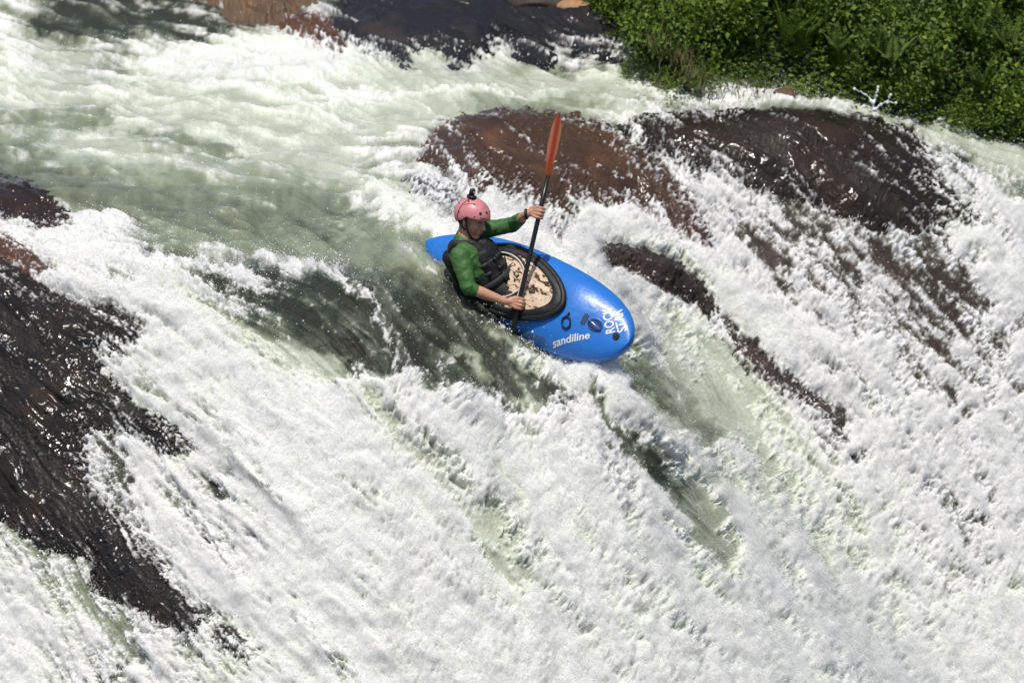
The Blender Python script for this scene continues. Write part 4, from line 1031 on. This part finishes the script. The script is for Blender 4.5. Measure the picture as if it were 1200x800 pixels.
fpx = [(985, 38), (1010, 62), (950, 30), (1060, 35), (1085, 55), (1120, 40), (1150, 75), (1180, 60), (905, 45), (1040, 70), (1135, 20), (870, 25)]
for i, (a, b_) in enumerate(fpx):
    best = None
    for sj in np.linspace(.5, TOT-1, 90):
        for tj in (.3, .6, .9, 1.2, 1.5, 1.8, 2.2, 2.6, 3.0):
            x, y, z = [float(np.squeeze(v)) for v in bank_at(sj, tj)]; u, v = project(x, y, z+.35); e = (u-a)**2+(v-b_)**2
            if best is None or e < best[0]: best = (e, x, y, z)
    o = fern0 if i == 0 else copy_tree(fern0); o.location = (best[1], best[2]-.1, best[3]+.16); sc = g.uniform(.5, .8); o.scale = (sc,)*3; o.rotation_euler = (g.uniform(-.2, .35), g.uniform(-.2, .2), g.uniform(0, 6.28))
    tag(o, 'yellow green fern with arching fronds standing above the bank shrubs', 'fern', 'ferns on the far bank')
n = 95000; sj = g.uniform(0, TOT-2.5, n); tj = g.uniform(0, 4.2, n); x, y, z = bank_at(sj, tj); p = np.stack([x, y, z+g.uniform(0, .22, n)*(1+.6*fbm(x*2.2, y*2.2, 2))], 1)
d = rdirs(n, g); d[:, 2] = np.abs(d[:, 2])*.6; L = g.uniform(.03, .07, n); V, F = leaves(p, d, np.tile([0, 0, 1.], (n, 1))+rdirs(n, g)*.6, L, L*.33)
tag(mesh_np('undergrowth', V, F, LM[1], False), kind='stuff')
# dry grass along the water's edge
def tufts(name, places, mat, hgt, nb, kind):
    P_, n_ = [], 0
    for (a, b_, zz) in places:
        c = atz(a, b_, zz)
        for _ in range(nb):
            q0 = c+np.array([g.normal()*.10, g.normal()*.12, g.uniform(-.05, .05)]); P_.append(q0)
    P_ = np.array(P_); k = len(P_); d = rdirs(k, g)*.45+[0, -.15, 1]; d /= np.linalg.norm(d, axis=1, keepdims=True); L = hgt*g.uniform(.4, 1.1, k)
    V, F = leaves(P_, d, rdirs(k, g), L, np.full(k, .004)); return tag(mesh_np(name, V, F, mat, False), kind=kind)
tufts('dry_grass', [(800, 78, .35), (808, 88, .3), (796, 66, .4), (770, 52, .5), (812, 98, .2), (840, 112, .1), (880, 112, .1)], principled('straw', (.22, .19, .08), .8), .13, 34, 'stuff')
def stone(px, py, z, rad, colr, label, name='stone'):
    bm = bmesh.new(); bmesh.ops.create_icosphere(bm, subdivisions=4, radius=1)
    for v in bm.verts:
        k = 1+.22*float(fbm(np.array([v.co.x*1.3+px]), np.array([v.co.y*1.3+v.co.z*.9]), 3)[0]); v.co = Vector((v.co.x*rad[0], v.co.y*rad[1], v.co.z*rad[2]))*k
    o = mesh_bm(name, bm, rock_mat(name+'_mat', colr, True)); hp = hit(px, py); o.location = Vector(hp)+Vector((0, 0, z)); tag(o, label, 'rock')
stone(920, 113, .02, (.10, .09, .05), (.11, .065, .042), 'small orange brown stone at the waterline under the green bank')
stone(672, 12, .0, (.20, .14, .09), (.28, .17, .10), 'small pale tan stone at the top edge beside the bank shrubs')
stone(636, 4, .0, (.34, .2, .10), (.05, .035, .03), 'low dark stone at the top edge left of the pale stone')

ORD = 'first second third fourth fifth sixth seventh eighth ninth tenth eleventh twelfth thirteenth fourteenth fifteenth sixteenth seventeenth eighteenth nineteenth twentieth'.split()
KINDW = ['broad leaved mid green shrubs', 'fine leaved dark green shrubs', 'large leaved upright green shrubs', 'fine leaved yellowish green shrubs', 'small leaved deep green shrubs']
sets = {}
for o in COL.objects:
    if o.get('category') in ('shrub', 'fern'): sets.setdefault(o['label'], []).append(o)
for lab, os_ in sets.items():
    os_.sort(key=lambda o: float(project(o.location.x, o.location.y, o.location.z)[0]))
    kw_ = KINDW[SLAB.index(lab)] if lab in SLAB else 'yellow green ferns'
    for i, o in enumerate(os_):
        o['label'] = (ORD[i] if i < 20 else 'twenty '+ORD[i-20])+' from the left of the '+kw_+' on the far bank'
# ---------------------------------------------------------------- splashes and flying drops
drop_m = principled('white_drops', (.88, .89, .90), .12, IOR=1.33)
def drops_obj(name, pts, rad, mat):
    base = np.array([[1,0,0],[-1,0,0],[0,1,0],[0,-1,0],[0,0,1],[0,0,-1]], float); f = np.array([[0,2,4],[2,1,4],[1,3,4],[3,0,4],[2,0,5],[1,2,5],[3,1,5],[0,3,5]])
    n = len(pts); st_ = np.random.default_rng(9).uniform(.6, 1.7, (n, 1, 3))
    V = (pts[:, None, :]+base[None]*rad[:, None, None]*st_).reshape(-1, 3); F = (f[None]+np.arange(n)[:, None, None]*6).reshape(-1, 3)
    return mesh_np(name, V, F, mat, True)
g = np.random.default_rng(77)
fo_w = foam*(1-.85*rockt); vis = (PX > -20) & (PX < 1220) & (PY > -20) & (PY < 830)
ii = np.flatnonzero(vis.ravel()); fo = fo_w.ravel()[ii]; dr = 1-.93*rockt.ravel()[ii]; ed = np.exp(-((fm.ravel()[ii]-.45)/.22)**2)
Pw = Vw[ii]; Nw = NRM.reshape(-1, 3)[ii]
def pick(n, w):
    c = np.cumsum(w); return np.searchsorted(c, g.random(n)*c[-1])
k = pick(80000, fo*(.35+ed)); hgt = g.exponential(.022, len(k)); r = np.clip(g.exponential(.0011, len(k))+.0009, 0, .0050)
k2 = pick(3500, np.clip(1-fo, 0, 1)*dr); h2 = g.exponential(.03, len(k2)); r2 = np.clip(g.exponential(.0009, len(k2))+.0009, 0, .004)
k3 = pick(8000, ((1-fo)*ed+.02*ed)*dr); h3 = g.exponential(.05, len(k3)); r3 = np.clip(g.exponential(.0013, len(k3))+.001, 0, .0055)
kk = np.concatenate([k, k2, k3]); hh = np.concatenate([hgt, h2, h3]); rr = np.concatenate([r, r2, r3])
pts = Pw[kk]+Nw[kk]*hh[:, None]+np.array([0, 0, 1.])*hh[:, None]*.4+g.normal(size=(len(kk), 3))*.006
sp = drops_obj('spray', pts, rr, drop_m); tag(sp, kind='stuff')
# water thrown over the near side of the hull where the blade enters
nb = 2600; t_ = g.uniform(0, 1, nb); ln = np.array([(566, 380), (592, 398), (622, 418), (660, 434), (705, 440)], float)
lx = np.interp(t_, np.linspace(0, 1, 5), ln[:, 0])+g.normal(size=nb)*7; ly = np.interp(t_, np.linspace(0, 1, 5), ln[:, 1])-g.exponential(7, nb)+5
dz_ = g.uniform(.12, .34, nb); tt_ = ((D0-dz_)/FP)[:, None]; bpts = CAMP+tt_*(FWD[None]*FP+RIGHT[None]*(lx-600)[:, None]+UP[None]*(400-ly)[:, None])
tag(drops_obj('spray', bpts, np.clip(g.exponential(.0022, nb)+.001, 0, .008), drop_m), kind='stuff')
def splash(label, arms, sc, D):
    """one ragged rope of water with beads along it"""
    bm = bmesh.new(); dsc = D/FP
    for pl in arms:
        pl = np.array(pl, float); n = max(6, int(np.hypot(*np.diff(pl, axis=0).T).sum()/1.6)); t = np.linspace(0, len(pl)-1, n); prev = None
        w, rs = [], []
        for i in range(n):
            a, b_ = np.interp(t[i], range(len(pl)), pl[:, 0])+g.normal()*.5, np.interp(t[i], range(len(pl)), pl[:, 1])+g.normal()*.5
            w.append(CAMP+dsc*(FWD*FP+RIGHT*(a-600)+UP*(400-b_))-FWD*(g.normal()*.006)); rs.append(sc*(1.15-.8*i/n)*g.uniform(.45, 1.25))
        tube(bm, w, [r_*.8 for r_ in rs], 7)
        for i in range(1, n, 2): ellip(bm, w[i], (rs[i]*g.uniform(.7, 1.5), rs[i], rs[i]*g.uniform(.7, 1.5)), None, 8)
        ellip(bm, w[-1], (sc*1.0, sc*.8, sc*1.1), None, 8)
    o = mesh_bm('splash', bm, drop_m); tag(o, label, 'splash')
Dq = float((hit(1030, 150)-CAMP)@FWD)
splash('forked white splash leaping above the crest in front of the green bank', [[(1024,130),(1023,120),(1016,112),(1003,105)], [(1023,122),(1026,112),(1029,103)], [(1024,130),(1033,122),(1042,119),(1050,121)], [(1040,121),(1043,111)]], .0125, Dq)
